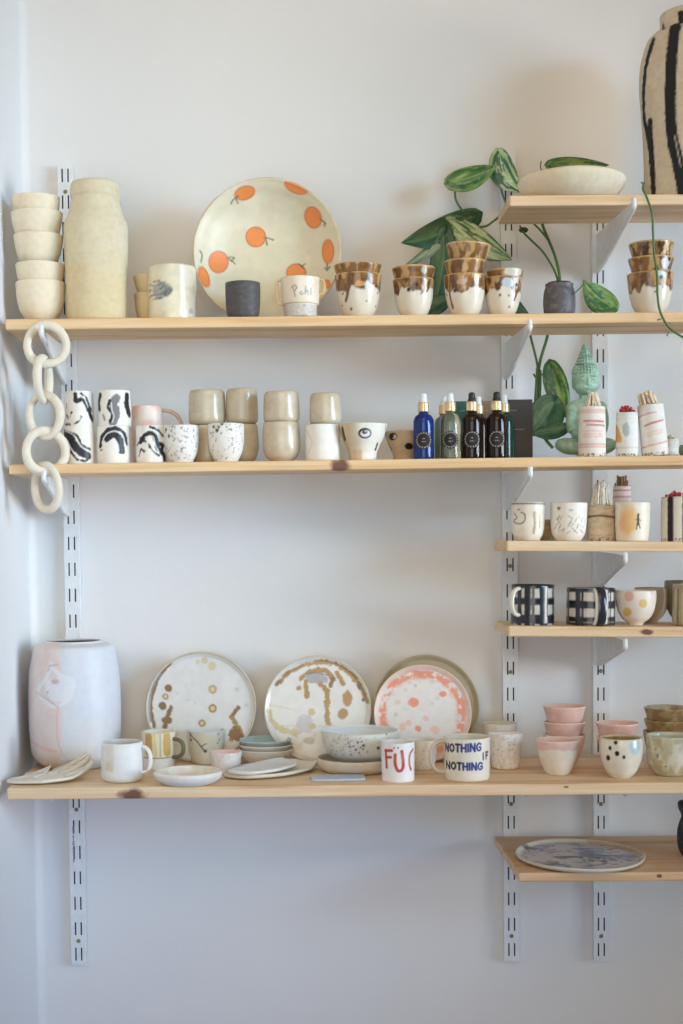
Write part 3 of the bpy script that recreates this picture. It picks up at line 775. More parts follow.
pot('cup', 'white cup with fine black speckles, left one of two alike before the beige tumblers', 'cup', 163.6, 198.8, 424.3, 'B', Y=-.168, prof=FOOT, base=(224, 220, 212), paint=speck(70, 3, ((166, 429, 1.6), (169, 436, 1.2))), group=g, nth=128)
pot('cup', 'white cup with black speckles clustered at the rim, right one of two alike', 'cup', 207.8, 244, 422.5, 'B', Y=-.168, prof=FOOT, base=(224, 220, 212), paint=speck(60, 9, ((214, 426, 1.6), (217, 430, 1.6), (222, 424, 1.6), (211, 433, 1.2), (219, 427, 1.2))), group=g, nth=128)
def beige(p):
    p.mottle(12, K(204, 192, 170), .6); p.mottle(7, K(178, 160, 130), .3, .5, .7, 2, .4)
g = 'beige barrel-shaped tumblers'
def tumb(lb, l, r_, vt, h=None, Y=-.125, prof=TUMBLER, fn=beige, base=(194, 178, 150)):
    return pot('tumbler', lb, 'tumbler', l, r_, vt, 'B', Y=Y, height=h, prof=prof, base=base, paint=fn, mat=GLOSS, group=g, wall=1.4, seed=int(l))
tumb('lower beige tumbler of the pair behind the left speckled cup', 189.5, 226.5, 424.5, Y=-.118)
tumb('upper beige tumbler of the pair behind the left speckled cup', 188.5, 225.3, 389, 34.5, Y=-.118)
tumb('lower beige tumbler of the pair behind the right speckled cup', 226.6, 258.4, 423.5, Y=-.120, prof=TUMB2)
tumb('upper beige tumbler of the pair behind the right speckled cup', 225.8, 257.6, 387.8, 34.5, Y=-.120)
tumb('lower beige tumbler of the pair standing free before the white wall', 262.6, 300, 421, Y=-.150, prof=TUMB2)
tumb('upper beige tumbler of the pair standing free before the white wall', 263.4, 299.2, 390.3, 30.6, Y=-.150)
wc = pot('cup', 'white dented cup carrying one beige tumbler', 'cup', 305, 339.4, 423.8, 'B', Y=-.158, prof=[(0, .94), (.05, .99), (.5, 1.0), (1, .985)], base=(232, 228, 220), wob=.02, seed=4,
    paint=lambda p: (p.line([(308, 430), (312, 442), (309, 452)], 1.0, K(190, 186, 176)), p.line([(331, 436), (336, 444)], .8, K(190, 186, 176)), p.mottle(8, K(222, 214, 200), .4)))
tumb('beige tumbler standing on top of the white dented cup', 309.6, 340.8, 392.4, 31.0, Y=-.158)
def face1(p):
    p.mottle(10, K(222, 216, 200), .4)
    d = np.clip((352 - p.x - p.uc + 0) / 10, 0, 1)
    p.mix(np.clip((363 - (p.uc + p.x)) / 14, 0, 1) * p.front * p.out * .9, K(196, 170, 124)); p.mottle(6, K(206, 158, 92), .5, .52, .7, 3, where=p.out & (p.x + p.uc < 362) & (p.v > 436))
    p.dot(364.8, 433, 6.6, BLK, 5.2); p.dot(365.3, 433.2, 4.9, K(226, 226, 226), 3.5); p.dot(364.6, 431.8, 2.6, INK, 2.0); p.dot(365.4, 431.2, .8, K(230, 230, 230))
    p.line([(342.5, 427), (345, 438)], 4, K(52, 64, 34), .8); p.line([(377, 443), (375, 449)], 2.4, BLK, .6); p.dot(375.4, 446, .7, K(180, 180, 180)); p.line([(385.5, 424), (385, 429)], 1.4, K(90, 90, 90), .4)
FACE = [(0, .52), (.04, .545), (.2, .57), (.4, .68), (.65, .86), (1, 1.0)]
pot('cup', 'flared cream and white cup painted with one eye', 'cup', 338.4, 387, 422.8, 'B', Y=-.160, prof=FACE, base=(228, 224, 214), paint=face1, nth=160, nz=70, group='flared cups painted with eyes')
def face2(p):
    p.mottle(8, K(170, 144, 112), .6)
    p.dot(392.8, 436, 5.2, BLK, 3.7); p.dot(394.2, 436.2, 2.6, K(196, 190, 176), 1.9); p.dot(393.0, 435.8, 1.5, BLK)
    p.line([(388.4, 443.5), (391.4, 450)], 2.6, BLK, .6); p.dot(409, 446, 4.2, BLK, 3.2, rough=.8)
    p.mix(np.clip((411 - (p.uc + p.x)), 0, 1) * 0, BLK)
pot('cup', 'flared brown clay cup painted with an eye, left of the blue bottle', 'cup', 384.4, 424, 430.4, 'B', Y=-.125, prof=FACE, base=(186, 162, 128), paint=face2, nth=160, nz=70, group='flared cups painted with eyes', rimwob=.3)

# dropper bottles
def bottle(label, uc, Y, glass, bulb, vtop=393.5, labeled=True, vb_=458):
    s = S(Y); x = P(uc, 430, Y).x; z0 = ztop('B', x) + .0002
    H = P(uc, vtop, Y).z - z0; k = H / (66.0 * s)
    root = thing('dropper_bottle', label, 'bottle', (x, Y, z0), 'glass dropper bottles')
    q = s * k; R = 10.2 * s
    out = [(0, .5 * q), (R * .6, 0), (R * .93, .2 * q), (R, 2 * q), (R, 20 * q), (R, 36 * q), (R * .96, 40 * q), (R * .80, 43.5 * q), (R * .52, 45.5 * q), (R * .44, 47.5 * q), (R * .44, 52 * q)]
    inn = [(R * .40, 52 * q), (R * .2, 52 * q), (0, 52 * q)]
    V, Fc, TH, Rr, Z, ins = lathe_data(out, inn, 48, 40)
    mesh_obj('glass_body', V, Fc, glass, root)
    V, Fc, *_ = lathe_data([(0, 47.6 * q), (R * .50, 47.6 * q), (R * .56, 48.2 * q), (R * .56, 52 * q), (R * .54, 56.5 * q), (R * .50, 57 * q)], [(R * .46, 57.1 * q), (R * .2, 57.1 * q), (0, 57.1 * q)], 40, 26)
    mesh_obj('collar', V, Fc, GOLD, root)
    V, Fc, *_ = lathe_data([(0, 56.8 * q), (R * .38, 56.8 * q), (R * .38, 59 * q), (R * .33, 61 * q), (R * .33, 64 * q), (R * .25, 65.8 * q)], [(R * .18, 66.1 * q), (R * .1, 66.3 * q), (0, 66.4 * q)], 30, 22)
    mesh_obj('dropper_bulb', V, Fc, bulb, root)
    if labeled:
        n1, n2 = 48, 48; V, Fc, C_ = [], [], []; zc = 19 * q; rl = 8.6 * s
        for i in range(n1 + 1):
            for j in range(n2 + 1):
                a = (i / n1 - .5) * 2 * 1.12; zz = (j / n2 - .5) * 2 * 9.2 * s
                V.append(((R + .00025) * math.sin(a), -(R + .00025) * math.cos(a), zc + zz))
        V = np.array(V); A = np.arcsin(np.clip(V[:, 0] / (R + .00025), -1, 1)) * R / s; ZZ = (V[:, 2] - zc) / s
        d = np.hypot(A, ZZ); c = np.tile(K(52, 48, 50, 1.0), (len(V), 1))
        an = np.arctan2(ZZ, A)
        ring = ss(np.abs(d - 7.2) - .5, .3) * (np.sin(an * 17) > -.35)
        txt = ss(np.abs(ZZ + 1.5) - .5, .3) * ss(np.abs(A) - 2.2, .3) * (np.sin(A * 4) > -.4) + ss(np.abs(ZZ - 1.6) - .35, .3) * ss(np.abs(A) - 1.2, .3)
        m = np.clip(ring * .75 + txt * .6, 0, 1)[:, None]; c = c * (1 - m) + K(196, 188, 176) * m
        for i in range(n1):
            for j in range(n2):
                ids = (i * (n2 + 1) + j, (i + 1) * (n2 + 1) + j, (i + 1) * (n2 + 1) + j + 1, i * (n2 + 1) + j + 1)
                if max(d[list(ids)]) < 8.9: Fc.append(ids)
        used = sorted({i for f in Fc for i in f}); mp = {a: b for b, a in enumerate(used)}
        mesh_obj('label', V[used], [tuple(mp[i] for i in f) for f in Fc], PAPER, root, c[used])
    root.rotation_euler = (0, 0, -math.atan2(x, Y - CAM.y))
    return root
def glassm(name, col, rough=.06, trans=.85):
    m = plain(name, col, rough, 0, 0, 50, trans, .0); m.node_tree.nodes['Principled BSDF'].inputs['IOR'].default_value = 1.4; return m
BLUE = glassm('cobalt_glass', (.015, .045, .25), trans=.35); CLEAR = glassm('pale_olive_glass', (.95, .97, .82), trans=.95)
AMBER = glassm('amber_glass', (.022, .011, .008), trans=.25); GREEN = glassm('green_glass', (.03, .09, .06), trans=.4)
WB, BB = plain('white_rubber', (.80, .84, .88), .5), plain('black_rubber', (.02, .02, .025), .45)
bottle('cobalt blue glass dropper bottle with white bulb', 423.6, -.165, BLUE, WB)
bottle('pale olive glass dropper bottle with white bulb, front one beside the blue bottle', 450.3, -.166, CLEAR, WB, 393)
bottle('pale glass dropper bottle partly hidden behind the front olive one', 444.5, -.125, CLEAR, WB, 396.5, False)
bottle('dark amber dropper bottle with black bulb, left one of two alike', 472.0, -.166, AMBER, BB, 392.6)
bottle('dark bottle with pale bulb behind the left amber one', 478.0, -.126, AMBER, WB, 396.5, False)
bottle('dark amber dropper bottle with black bulb, right one of two alike', 496.8, -.166, AMBER, BB, 392)
bottle('green glass dropper bottle with pale bulb behind the right amber one', 504.0, -.126, GREEN, WB, 394.5, False)

# books standing behind the bottles
def book(label, u0, u1, vt, Y, th, col, lines=(), lcol=(120, 118, 116)):
    a, b = P(u0, vt, Y), P(u1, vt, Y); z0 = ztop('B', a.x) + .0004
    root = thing('book', label, 'book', (a.x, Y, z0), 'books standing behind the bottles')
    W, H = b.x - a.x, a.z - z0
    cov = plain('cover_' + label.split()[0], col, .5, 0, .02)
    bm = box_bm(0, W, 0, .0012, 0, H, .0004); bm_obj('front_cover', bm, cov, root)
    bm_obj('back_cover', box_bm(0, W, th - .0012, th, 0, H, .0004), cov, root)
    bm_obj('spine', box_bm(0, .0012, .0012, th - .0012, 0, H), cov, root)
    bm_obj('page_block', box_bm(.0014, W - .002, .0013, th - .0013, .0015, H - .0015), plain('paper_pages', (.75, .72, .66), .8), root)
    if lines:
        n = 0
        for (x0, x1, v) in lines:
            s = S(Y); z = P(u0, v, Y).z - z0; x = (x0 - u0) * s
            bm = bmesh.new()
            while x < (x1 - u0) * s:
                wd = random.uniform(.8, 1.6) * s
                m = box_bm(x, x + wd, -.0002, .0001, z - .5 * s, z + .5 * s); tmp = bpy.data.meshes.new('t'); m.to_mesh(tmp); m.free(); bm.from_mesh(tmp); bpy.data.meshes.remove(tmp)
                x += wd + .5 * s
            o = bm_obj('lettering', bm, plain('faint_print_' + label.split()[0], K(*lcol), .7), root)
    root.rotation_euler = (0, -math.atan(BOARDS['B']['slope']), 0)
book('teal book standing behind the olive and amber dropper bottles', 441, 474.5, 401.5, -.1075, .009, K(28, 104, 112), ((460, 467, 411),), (100, 170, 176))
book('taupe book standing behind the amber dropper bottles', 476, 500.5, 401, -.1075, .009, K(150, 136, 128), ((481, 488, 411),), (190, 180, 170))
book('black book standing right of the amber bottles', 501.2, 532.6, 399.7, -.1075, .012, K(52, 48, 48), ((506, 516, 410.5), (514, 524, 429.5)))

# seated statue
def statue():
    Y = -.118; s = S(Y); o0 = P(585.5, 455, Y); x0 = o0.x; z0 = ztop('B', x0) + .0003
    bm = bmesh.new()
    def blob(u, v, y, ru, ry, rv, rot=0.0, seg=20):
        m = bmesh.ops.create_uvsphere(bm, u_segments=seg, v_segments=max(seg // 2, 6), radius=1)
        c = P(u, v, Y); 
        for w in m['verts']:
            q = Vector((w.co.x * ru * s, w.co.y * ry * s, w.co.z * rv * s)); q.rotate(Matrix.Rotation(math.radians(rot), 3, 'Y'))
            w.co = q + Vector((c.x - x0, y * s, c.z - z0))
    # legs folded, lap, torso, shoulders, arms
    blob(585.5, 448.5, -1, 24, 14, 7.0); blob(568.5, 446.5, -3, 14.5, 12, 8.2, 10); blob(602.5, 446.5, -3, 14, 12, 8.2, -10)
    blob(580, 446.5, -9, 14, 6, 4.0, 4); blob(592, 447.5, -9, 14, 6, 4.0, -4)
    blob(586, 440, 1, 15, 11, 12); blob(587.2, 425, 2, 17.5, 10, 16); blob(586, 412, 2, 15, 9, 10)
    blob(587, 406, 2, 20.5, 8.5, 7.5); blob(573, 409, 2, 6.5, 7, 7.5); blob(599, 409, 2, 6.5, 7, 7.5)
    blob(571.6, 419, 1, 5.6, 6, 15, 3); blob(603.4, 419, 1, 5.6, 6, 15, -3)
    blob(574.5, 434, -5, 4.6, 9, 5.5, -30); blob(597.5, 434, -5, 4.6, 9, 5.5, 30); blob(586, 440.5, -12, 8, 4.5, 3.2)
    blob(586, 397, 2, 6.2, 6, 8)
    # head
    blob(586, 379, 1, 14.0, 12.6, 13); blob(586, 386, 0, 12.2, 11, 10); blob(586, 372, 1.5, 12.4, 12, 8)
    blob(585.5, 363, 1.5, 8.4, 8.4, 7); blob(585.3, 355, 1.5, 5.4, 5.4, 7); blob(585, 348.5, 1.5, 3.2, 3.2, 5)
    # face: brow, nose, lips, eyelids, ears
    blob(586, 381.5, -10.6, 1.3, 2.2, 3.8); blob(586, 384.6, -11, 2.0, 1.7, 1.2); blob(586, 389.2, -9.6, 2.8, 1.6, 1.0); blob(586, 392.6, -8.4, 2.4, 2, 1.6)
    blob(581.4, 380.3, -9.7, 2.8, 1.6, 1.0, -6); blob(590.6, 380.3, -9.7, 2.8, 1.6, 1.0, 6)
    blob(581.2, 377.0, -10.3, 3.4, 1.3, .7, -10); blob(590.8, 377.0, -10.3, 3.4, 1.3, .7, 10)
    blob(573.6, 383, 2, 1.4, 2.6, 6.4); blob(598.4, 383, 2, 1.4, 2.6, 6.4)
    # hair curls over the skull and the topknot
    for (v, ru, n, cy, cr) in ((373.0, 12.4, 26, 1.5, 1.5), (370, 12.2, 26, 1.5, 1.5), (367, 11.0, 24, 1.5, 1.5), (364, 9.2, 20, 1.5, 1.4), (361, 7.8, 17, 1.5, 1.35), (358, 6.6, 14, 1.5, 1.3), (355, 5.6, 12, 1.5, 1.2), (352, 4.6, 10, 1.5, 1.1), (349, 3.4, 8, 1.5, 1.0), (346.4, 2.2, 6, 1.5, .9)):
        for k in range(n):
            a = 2 * PI * (k + (v % 2)) / n
            blob(585.6 + ru * math.sin(a), v, cy - ru * math.cos(a), cr, cr, cr, seg=8)
    # robe fold across the chest
    for k in range(26):
        t = k / 25; blob(597 - 22 * t, 404 + 30 * t, -7.2 - 1.5 * math.sin(PI * t), 1.3, 1.3, 1.3, seg=8)
    me = bpy.data.meshes.new('statue'); bm.to_mesh(me); bm.free()
    mn = min(v.co.z for v in me.vertices)
    for v in me.vertices: v.co.z = max(v.co.z, 0.0)
    m = plain('pale_green_glaze', K(146, 184, 160, 1.1), .35, 0, .15, 90, 0, .22)
    me.materials.append(m)
    o = bpy.data.objects.new('statue', me); COL.objects.link(o); o.location = (x0, Y, z0)
    rm = o.modifiers.new('r', 'REMESH'); rm.mode = 'VOXEL'; rm.voxel_size = .0006; rm.use_smooth_shade = True
    sm = o.modifiers.new('s', 'SMOOTH'); sm.iterations = 1; sm.factor = .5
    tag(o, 'pale green statue of a seated figure with curled hair and pointed topknot', 'statue')
statue()
# ------------------------------------------------------------------ wrapped bundles
def bundle(label, board, uL, uR, vt, vtips, Y, sticks=14, scol=(222, 204, 178), paint=None, tilt=0.0, base=(226, 218, 208), spread=.75, srad=.9, tips=None, taper=.96, group='paper-wrapped incense bundles', vb_=None, z0=None, lean=0):
    s = S(Y); uc = (uL + uR) / 2; R = (uR - uL) / 2 * s
    ub = uc
    x = P(ub, vt, Y).x
    zb = (ztop(board, x) + .0003) if z0 is None else z0
    H = P(uc, vt, Y).z - zb
    root = thing('incense_bundle', label, 'incense bundle', (x, Y, zb + abs(math.sin(tilt)) * R), group)
    out = [(0, 0), (R * .94, 0), (R * .985, .015 * H), (R, .3 * H), (R * .985, .7 * H), (R * taper, H), (R * taper - .3 * s, H + .1 * s)]
    inn = [(R * taper - .7 * s, H), (R * taper - 1.0 * s, H - 1.5 * s), (R * .6, H - 2 * s), (0, H - 2 * s)]
    V, Fc, TH, Rr, Z, ins = lathe_data(out, inn, 110, 60, .01, int(uL), 0.3 * s)
    vb2 = project((x, Y - R, zb))[1]; vt2 = project((x, Y - R, zb + H))[1]
    az = math.atan2(x, Y - CAM.y)
    pt = Paint((TH + az + PI) % (2 * PI) - PI, Rr / s, vb2 + (vt2 - vb2) * Z / H, ins, uc, K(*base), K(*scol), int(uL))
    if paint: paint(pt)
    # cut ends of the sticks show at the foot
    pt.mottle(1.6, K(90, 74, 60), .8, .5, .6, 9, where=pt.out & (pt.v > vb2 - 3.4))
    mesh_obj('wrapper', V, Fc, PAPER, root, pt.col)
    Ht = P(uc, vtips, Y).z - zb
    rnd = random.Random(int(uL * 3)); stm = plain('stick_%d_%d_%d' % scol, K(*scol), .8, 0, .2, 200, 0, .2)
    for k in range(sticks):
        a = 2.39996 * k; q = math.sqrt((k + .5) / sticks) * (R * taper - 2.4 * s)
        p0 = np.array([q * math.cos(a), q * math.sin(a), H - 1.9 * s])
        top = Ht * (1 - (0.10 if q > R * .5 else 0) * rnd.uniform(.1, 1))
        p1 = np.array([p0[0] * spread + rnd.uniform(-.6, .6) * s + lean * s, p0[1] * spread, max(top - rnd.uniform(0, 3) * s, H + 2 * s)])
        st = tube('stick', catmull([p0, (p0 + p1) / 2 + np.array([rnd.uniform(-.5, .5) * s, 0, 0]), p1], 3), srad * s, stm, root, 6)
        if tips is not None:
            m = bmesh.new(); bmesh.ops.create_icosphere(m, subdivisions=2, radius=1.45 * s)
            for w_ in m.verts: w_.co = w_.co * (1 + rnd.uniform(-.12, .12)) + Vector(p1)
            bm_obj('tip', m, tips, st, True)
    root.rotation_euler = (0, tilt, 0)
    return root
RED = plain('red_tip', K(196, 40, 42), .5, 0, .3, 200, 0, .3)
def print1(p):
    r = K(206, 96, 88)
    for v in (409.8, 412): p.line([(574, v), (610, v)], .7, r)
    p.line([(584, 420.5), (603, 421.5)], 1.6, K(206, 70, 66), 1.0); p.line([(587, 424.5), (604, 425.5)], 1.4, K(190, 50, 50), .8)
    for v in (431, 434, 436.5): p.line([(584, v), (602, v)], 1.2, K(232, 178, 166), 1.6)
    p.line([(574, 444), (610, 444)], .9, r); p.line([(574, 446.5), (610, 446.5)], .5, r)
bundle('red and white wrapped incense bundle standing in front of the green statue', 'B', 578.3, 605.4, 408, 391, -.172, 22, paint=print1, spread=.42, srad=.95)
def print2(p):
    p.mix(ss(np.abs(p.v - 433) - 9, 1) * ((p.x + p.uc) < 622) * p.out * p.front * (p.x + p.uc < 616.5 + (p.v - 424) * .32 + 1), K(214, 158, 72))
    p.dot(626, 430, 3.4, K(176, 188, 186), 7.5, rough=1.6); p.line([(612, 447.5), (640, 447.5)], .7, K(170, 176, 170)); p.line([(612, 418), (640, 418)], .6, K(206, 204, 196)); p.line([(612, 414.2), (640, 414.2)], 1.0, K(200, 206, 200))
bundle('white paper bundle with an orange triangle and red tips', 'B', 616, 637.8, 413.5, 406.8, -.165, 22, (150, 60, 50), print2, tips=RED, spread=.95, base=(220, 222, 218))
def print3(p):
    c = K(212, 120, 96)
    p.line([(640, 417), (650, 414), (660, 413)], .9, c, .6); p.line([(648, 425.5), (656, 423.5), (666, 421.5)], 1.5, K(200, 70, 54), .6)
    for v in (432, 435): p.line([(650, v + 1), (664, v - 1)], 1.6, K(226, 206, 176), 1.2)
    p.line([(642, 448), (668, 443)], .9, c)
bundle('white paper-wrapped bundle leaning left beside the red-tipped one', 'B', 642.2, 668.5, 406.5, 391, -.160, 26, (222, 202, 172), print3, tilt=-.10, spread=.8, srad=1.2, base=(226, 222, 214), lean=-3)
bundle('small white wrapped bundle behind the leaning bundle', 'B', 661, 678.5, 439.5, 435, -.122, 10, (170, 150, 120), lambda p: p.mottle(5, K(190, 184, 170), .6), base=(222, 222, 218))
pot('pot', 'tiny olive green pot at the right edge of the bottle shelf', 'pot', 679, 697, 444.5, 'B', Y=-.165, prof=TUMB2, base=(96, 112, 70), mat=GLOSS)

# ------------------------------------------------------------------ shelf of white cups and bundles
c65 = lambda x, y: (500 + x / 3.732, 470 + y / 3.732)
def L5(pts): return [c65(*q) for q in pts]
def cupA(p):
    p.mottle(9, K(218, 202, 170), .5); p.line([(510, 503.6), (545, 503.6)], 1.2, K(70, 66, 62), .4)
    c = K(54, 50, 48)
    p.line(L5([(52, 160), (62, 178), (50, 190), (64, 200), (82, 198), (92, 185), (90, 165), (78, 158)]), 1.0, c, .3, True); p.line(L5([(66, 150), (72, 146)]), 1.0, c)
    p.line(L5([(125, 160), (128, 200), (124, 235)]), 2.6, K(176, 162, 126), 1.2, True); p.line(L5([(145, 170), (146, 215)]), 1.4, K(176, 162, 126), 1)
TAP = [(0, .66), (.05, .74), (.2, .90), (.5, .98), (1, 1.0)]
g = 'white cups on the short shelf'
pot('cup', 'white cup with a black squiggle, leftmost on the short shelf', 'cup', 510.5, 544.4, 502.6, 'C', Y=-.158, prof=TAP, base=(228, 220, 204), paint=cupA, group=g, nth=140, nz=60)
def cupB(p):
    p.mottle(9, K(226, 216, 198), .4); c = K(128, 124, 112)
    p.line(L5([(214, 140), (218, 148), (223, 140), (214, 140)]), 1.3, K(120, 50, 48)); p.line(L5([(258, 150), (268, 150)]), 1.6, K(150, 170, 186), .8)
    rnd = random.Random(4)
    for k in range(26):
        x, y = rnd.uniform(205, 305), rnd.uniform(165, 235); a = rnd.uniform(-1.2, 1.2)
        p.line(L5([(x, y), (x + 16 * math.sin(a), y + 16 * math.cos(a))]), .6, c, .3)
pot('cup', 'white tapered cup with grey scribbles, second on the short shelf', 'cup', 550, 586.4, 502.8, 'C', Y=-.160, prof=TAP, base=(230, 224, 210), paint=cupB, group=g, nth=140, nz=60)
def cupC(p):
    p.mix(ss(np.hypot((p.arc(628)) / 9, (p.v - 521) / 15) - 1 + (p.n(6, 1) - .5) * .8, .35) * p.out, K(236, 190, 112)); p.mix(ss(np.hypot((p.arc(622)) / 4, (p.v - 524) / 9) - 1 + (p.n(6, 2) - .5), .5) * p.out * .8, K(232, 168, 130)); p.mottle(8, K(238, 206, 160), .3, .5, .7, 6)
    p.dot(637.6, 514.6, 1.2, K(50, 52, 50)); p.line([(637.4, 516), (637.6, 524)], 2.0, K(50, 56, 50)); p.line([(637, 523), (636, 529)], 1.1, K(50, 56, 50)); p.line([(638, 523), (639.6, 528)], 1.1, K(50, 56, 50)); p.line([(635.4, 520), (637.5, 518), (640, 521)], .8, K(60, 90, 60))
pot('cup', 'pale cup with an orange wash and a small dark standing figure', 'cup', 614.8, 649.4, 502.8, 'C', Y=-.160, prof=[(0, .86), (.04, .91), (.4, .97), (1, 1.0)], base=(230, 222, 206), paint=cupC, group=g, nth=140, nz=60)
def brownj(p):
    p.mottle(4, K(150, 120, 84), .7, .4, .65, 2, .3)
pot('bundle_base', 'small brown ridged pot between the squiggle cup and the scribbled cup', 'pot', 540, 556, 519.5, 'C', Y=-.105, prof=STRAIGHT, base=(176, 146, 106), paint=brownj, mat=MATTE).name = 'ridged_pot'
bundle('brown twine-tied bundle with pale sticks, between scribbled and orange cups', 'C', 587.5, 615.4, 506, 481, -.135, 44, (226, 216, 200), lambda p: (p.mottle(4, K(176, 148, 108), .5, .45, .65, 2, .2), p.line([(584, 517), (600, 515.5), (618, 518)], 2.2, K(124, 90, 54), .5, True), p.line([(584, 528), (618, 527)], 1.2, K(206, 180, 150))), base=(212, 194, 168), spread=.6, srad=.95)
bundle('small pink-banded bundle with brown tips behind the orange-washed cup', 'C', 613, 631, 487, 474.5, -.100, 20, (150, 116, 78), lambda p: (p.line([(610, 490), (634, 490)], 1.3, K(190, 96, 96)), p.line([(610, 496.5), (634, 496.5)], 1.3, K(190, 96, 96))), base=(222, 206, 200), spread=1.1)
def stripej(p):
    for u in (670.6, 685.0, 698): p.line([(u, 498), (u, 545)], 6.4, K(44, 46, 52), .8)
bundle('cream and black striped bundle with red tips at the right edge', 'C', 661.2, 694, 497.5, 491.5, -.160, 22, (140, 50, 46), stripej, tips=RED, spread=.95, base=(218, 208, 188))

# ------------------------------------------------------------------ shelf of plaid mugs
def plaid(vs, hs, warm=True):
    def f(p):
        k = K(36, 38, 46, .95)
        for (u, wd) in vs: p.line([(u, 580), (u + .5, 630)], wd, k, 1.0)
        for (v, wd) in hs:
            m = ss(np.abs(p.v - v + (p.n(7, 3) - .5) * 1.5) - wd / 2, .5); p.mix(m * p.out, k)
        p.mottle(2.5, K(70, 78, 92), .15, .5, .7, 4, 3)
    return f
g = 'black plaid mugs'
m1 = pot('mug', 'black-brushed plaid mug with a dark foot band, handle toward the left', 'mug', 510.6, 553.8, 584.6, 'D', Y=-.155, prof=[(0, .96), (.03, 1), (.5, 1), (1, .99)], base=(204, 196, 182), inner=(60, 70, 84), mat=GLOSS, group=g, nth=180, nz=70,
    paint=plaid([(512, 3.5), (519, 5), (527, 6.5), (532.5, 3), (543, 9.5), (552, 3.5)], [(586, 5), (601.5, 7), (619.5, 9.5)]),
    handle=dict(ang=-48, z0=.25, z1=.93, out=12, w=2.0, flat=1.3, col=(222, 214, 200), e=.8))
m2 = pot('mug', 'black plaid mug with a painted handle facing forward', 'mug', 566.2, 614.6, 587.5, 'D', Y=-.155, prof=[(0, .96), (.03, 1), (.5, 1), (1, .99)], base=(212, 206, 196), inner=(190, 186, 176), mat=GLOSS, group=g, nth=180, nz=70,
    paint=plaid([(568, 4), (577.5, 6), (582, 2.5), (605, 6), (609, 2), (613, 3)], [(590, 5), (605, 8), (620, 5), (624.5, 3)]),
    handle=dict(ang=7, z0=.06, z1=.97, out=10, w=3.4, flat=1.9, col=(222, 220, 212), e=.8))
# dark brush stroke along the front of that handle
hd = [c for c in m2.children if c.name.startswith('handle')][0]
ca = hd.data.color_attributes['Col']; n_ = len(hd.data.vertices) // 10
arr = np.tile(np.r_[K(222, 220, 212), 1], (len(hd.data.vertices), 1))
nrm = np.array([v.normal[:] for v in hd.data.vertices])
for i in range(len(arr)):
    if i % 20 in (3, 4, 5, 6, 7, 13, 14, 15, 16, 17): arr[i, :3] = K(40, 42, 50)
ca.data.foreach_set('color', arr.ravel())
def dotted(p):
    p.mottle(9, K(228, 214, 200), .5); p.dot(628.5, 596.5, 5, K(224, 170, 158)); p.dot(642.5, 603.5, 4.4, K(226, 188, 110)); p.dot(627, 612.5, 4.6, K(222, 178, 84)); p.dot(619, 618, 5, K(224, 180, 160), rough=2); p.dot(651, 592, 3, K(226, 196, 186))
ROUND = [(0, .36), (.04, .38), (.09, .46), (.22, .72), (.45, .92), (.75, 1.0), (1, .99)]
pot('cup', 'pale round cup with pink and yellow dots, beside the plaid mug', 'cup', 615.4, 655.4, 589.5, 'D', Y=-.160, prof=ROUND, base=(226, 216, 202), paint=dotted, nth=140, nz=60)
pot('bowl', 'brownish grey cup behind the dotted round cup', 'cup', 634, 668, 587, 'D', Y=-.103, prof=ROUND, base=(172, 156, 134), inner=(150, 134, 112)).name = 'cup'
pot('cup', 'dark olive cup at the back of the right edge, above the plaid mug shelf', 'cup', 664, 700, 580, 'D', Y=-.106, prof=ROUND, base=(122, 112, 84), inner=(110, 100, 76), mat=GLOSS)
def streak(p):
    p.mottle(5, K(150, 130, 92), .7, .45, .62, 3, 3); p.line([(678, 590), (678, 628)], 2, K(110, 96, 70), 1)
pot('cup', 'straight tan cup with brown streaks at the right edge', 'cup', 672.4, 708, 584, 'D', Y=-.163, prof=STRAIGHT, base=(186, 172, 138), inner=(196, 184, 154), paint=streak, mat=GLOSS)

# ------------------------------------------------------------------ deep shelf
def jar(p):
    u = p.uc + p.x
    fr = p.front & p.out
    e = 61 + (fbm(p.v / 14, 0, 0, 4) - .5) * 4
    m = ss(e - u, 1.2) * fr
    p.mix(p.out * 1.0, K(214, 208, 202))
    p.mix(ss(u - 61, 8) * fr * .0, K(0, 0, 0))
    p.mix(ss(60 - u, 2.0) * fr, K(204, 207, 213))                     # white glaze on the right side
    p.mix(ss(u - 60, 6) * fr * .8, K(216, 200, 194)); p.mottle(14, K(218, 190, 184), .4, .45, .65, 5, 1.6, where=fr & (u < 60))
    p.line([(46, 646), (50, 660), (58, 664), (60, 700), (62, 705)], 5, K(218, 196, 190), 2, True)
    w = K(216, 217, 220)
    for q in ([(52, 664), (47, 678), (38, 693), (52, 706), (66, 700), (64, 680), (52, 668)],): p.line(q, 4.5, w, 1.5, True)
    p.dot(54, 690, 10, w, 11, rough=3); p.dot(64, 688, 10, w, 14, rough=2)
    p.dot(55, 681.5, 4.2, K(206, 172, 170), 2.6, rough=1); p.dot(47.5, 692.5, .9, K(150, 130, 130)); p.line([(48, 672), (50, 666), (57, 665)], 1.0, K(178, 160, 156))
    p.line([(36, 693), (46, 699), (56, 706)], .9, K(178, 160, 156))
    p.line([(30, 744), (44, 750), (55, 752)], 2.6, K(230, 176, 172), 1.4, True); p.line([(33, 722), (44, 738)], 1.8, K(230, 188, 182), 1, True); p.line([(57, 706), (58, 722), (59, 740)], 2.2, K(232, 190, 192), 1.2, True)
    p.line([(57, 706), (56, 735), (62, 756), (76, 771)], .9, K(186, 178, 172), .2, True)
    p.mix(ss(755 - p.v, 10) * p.out * .35, K(206, 186, 156))
    p.mottle(12, K(204, 210, 220), .4, .45, .65, 12, .5, where=fr & (u > 60))
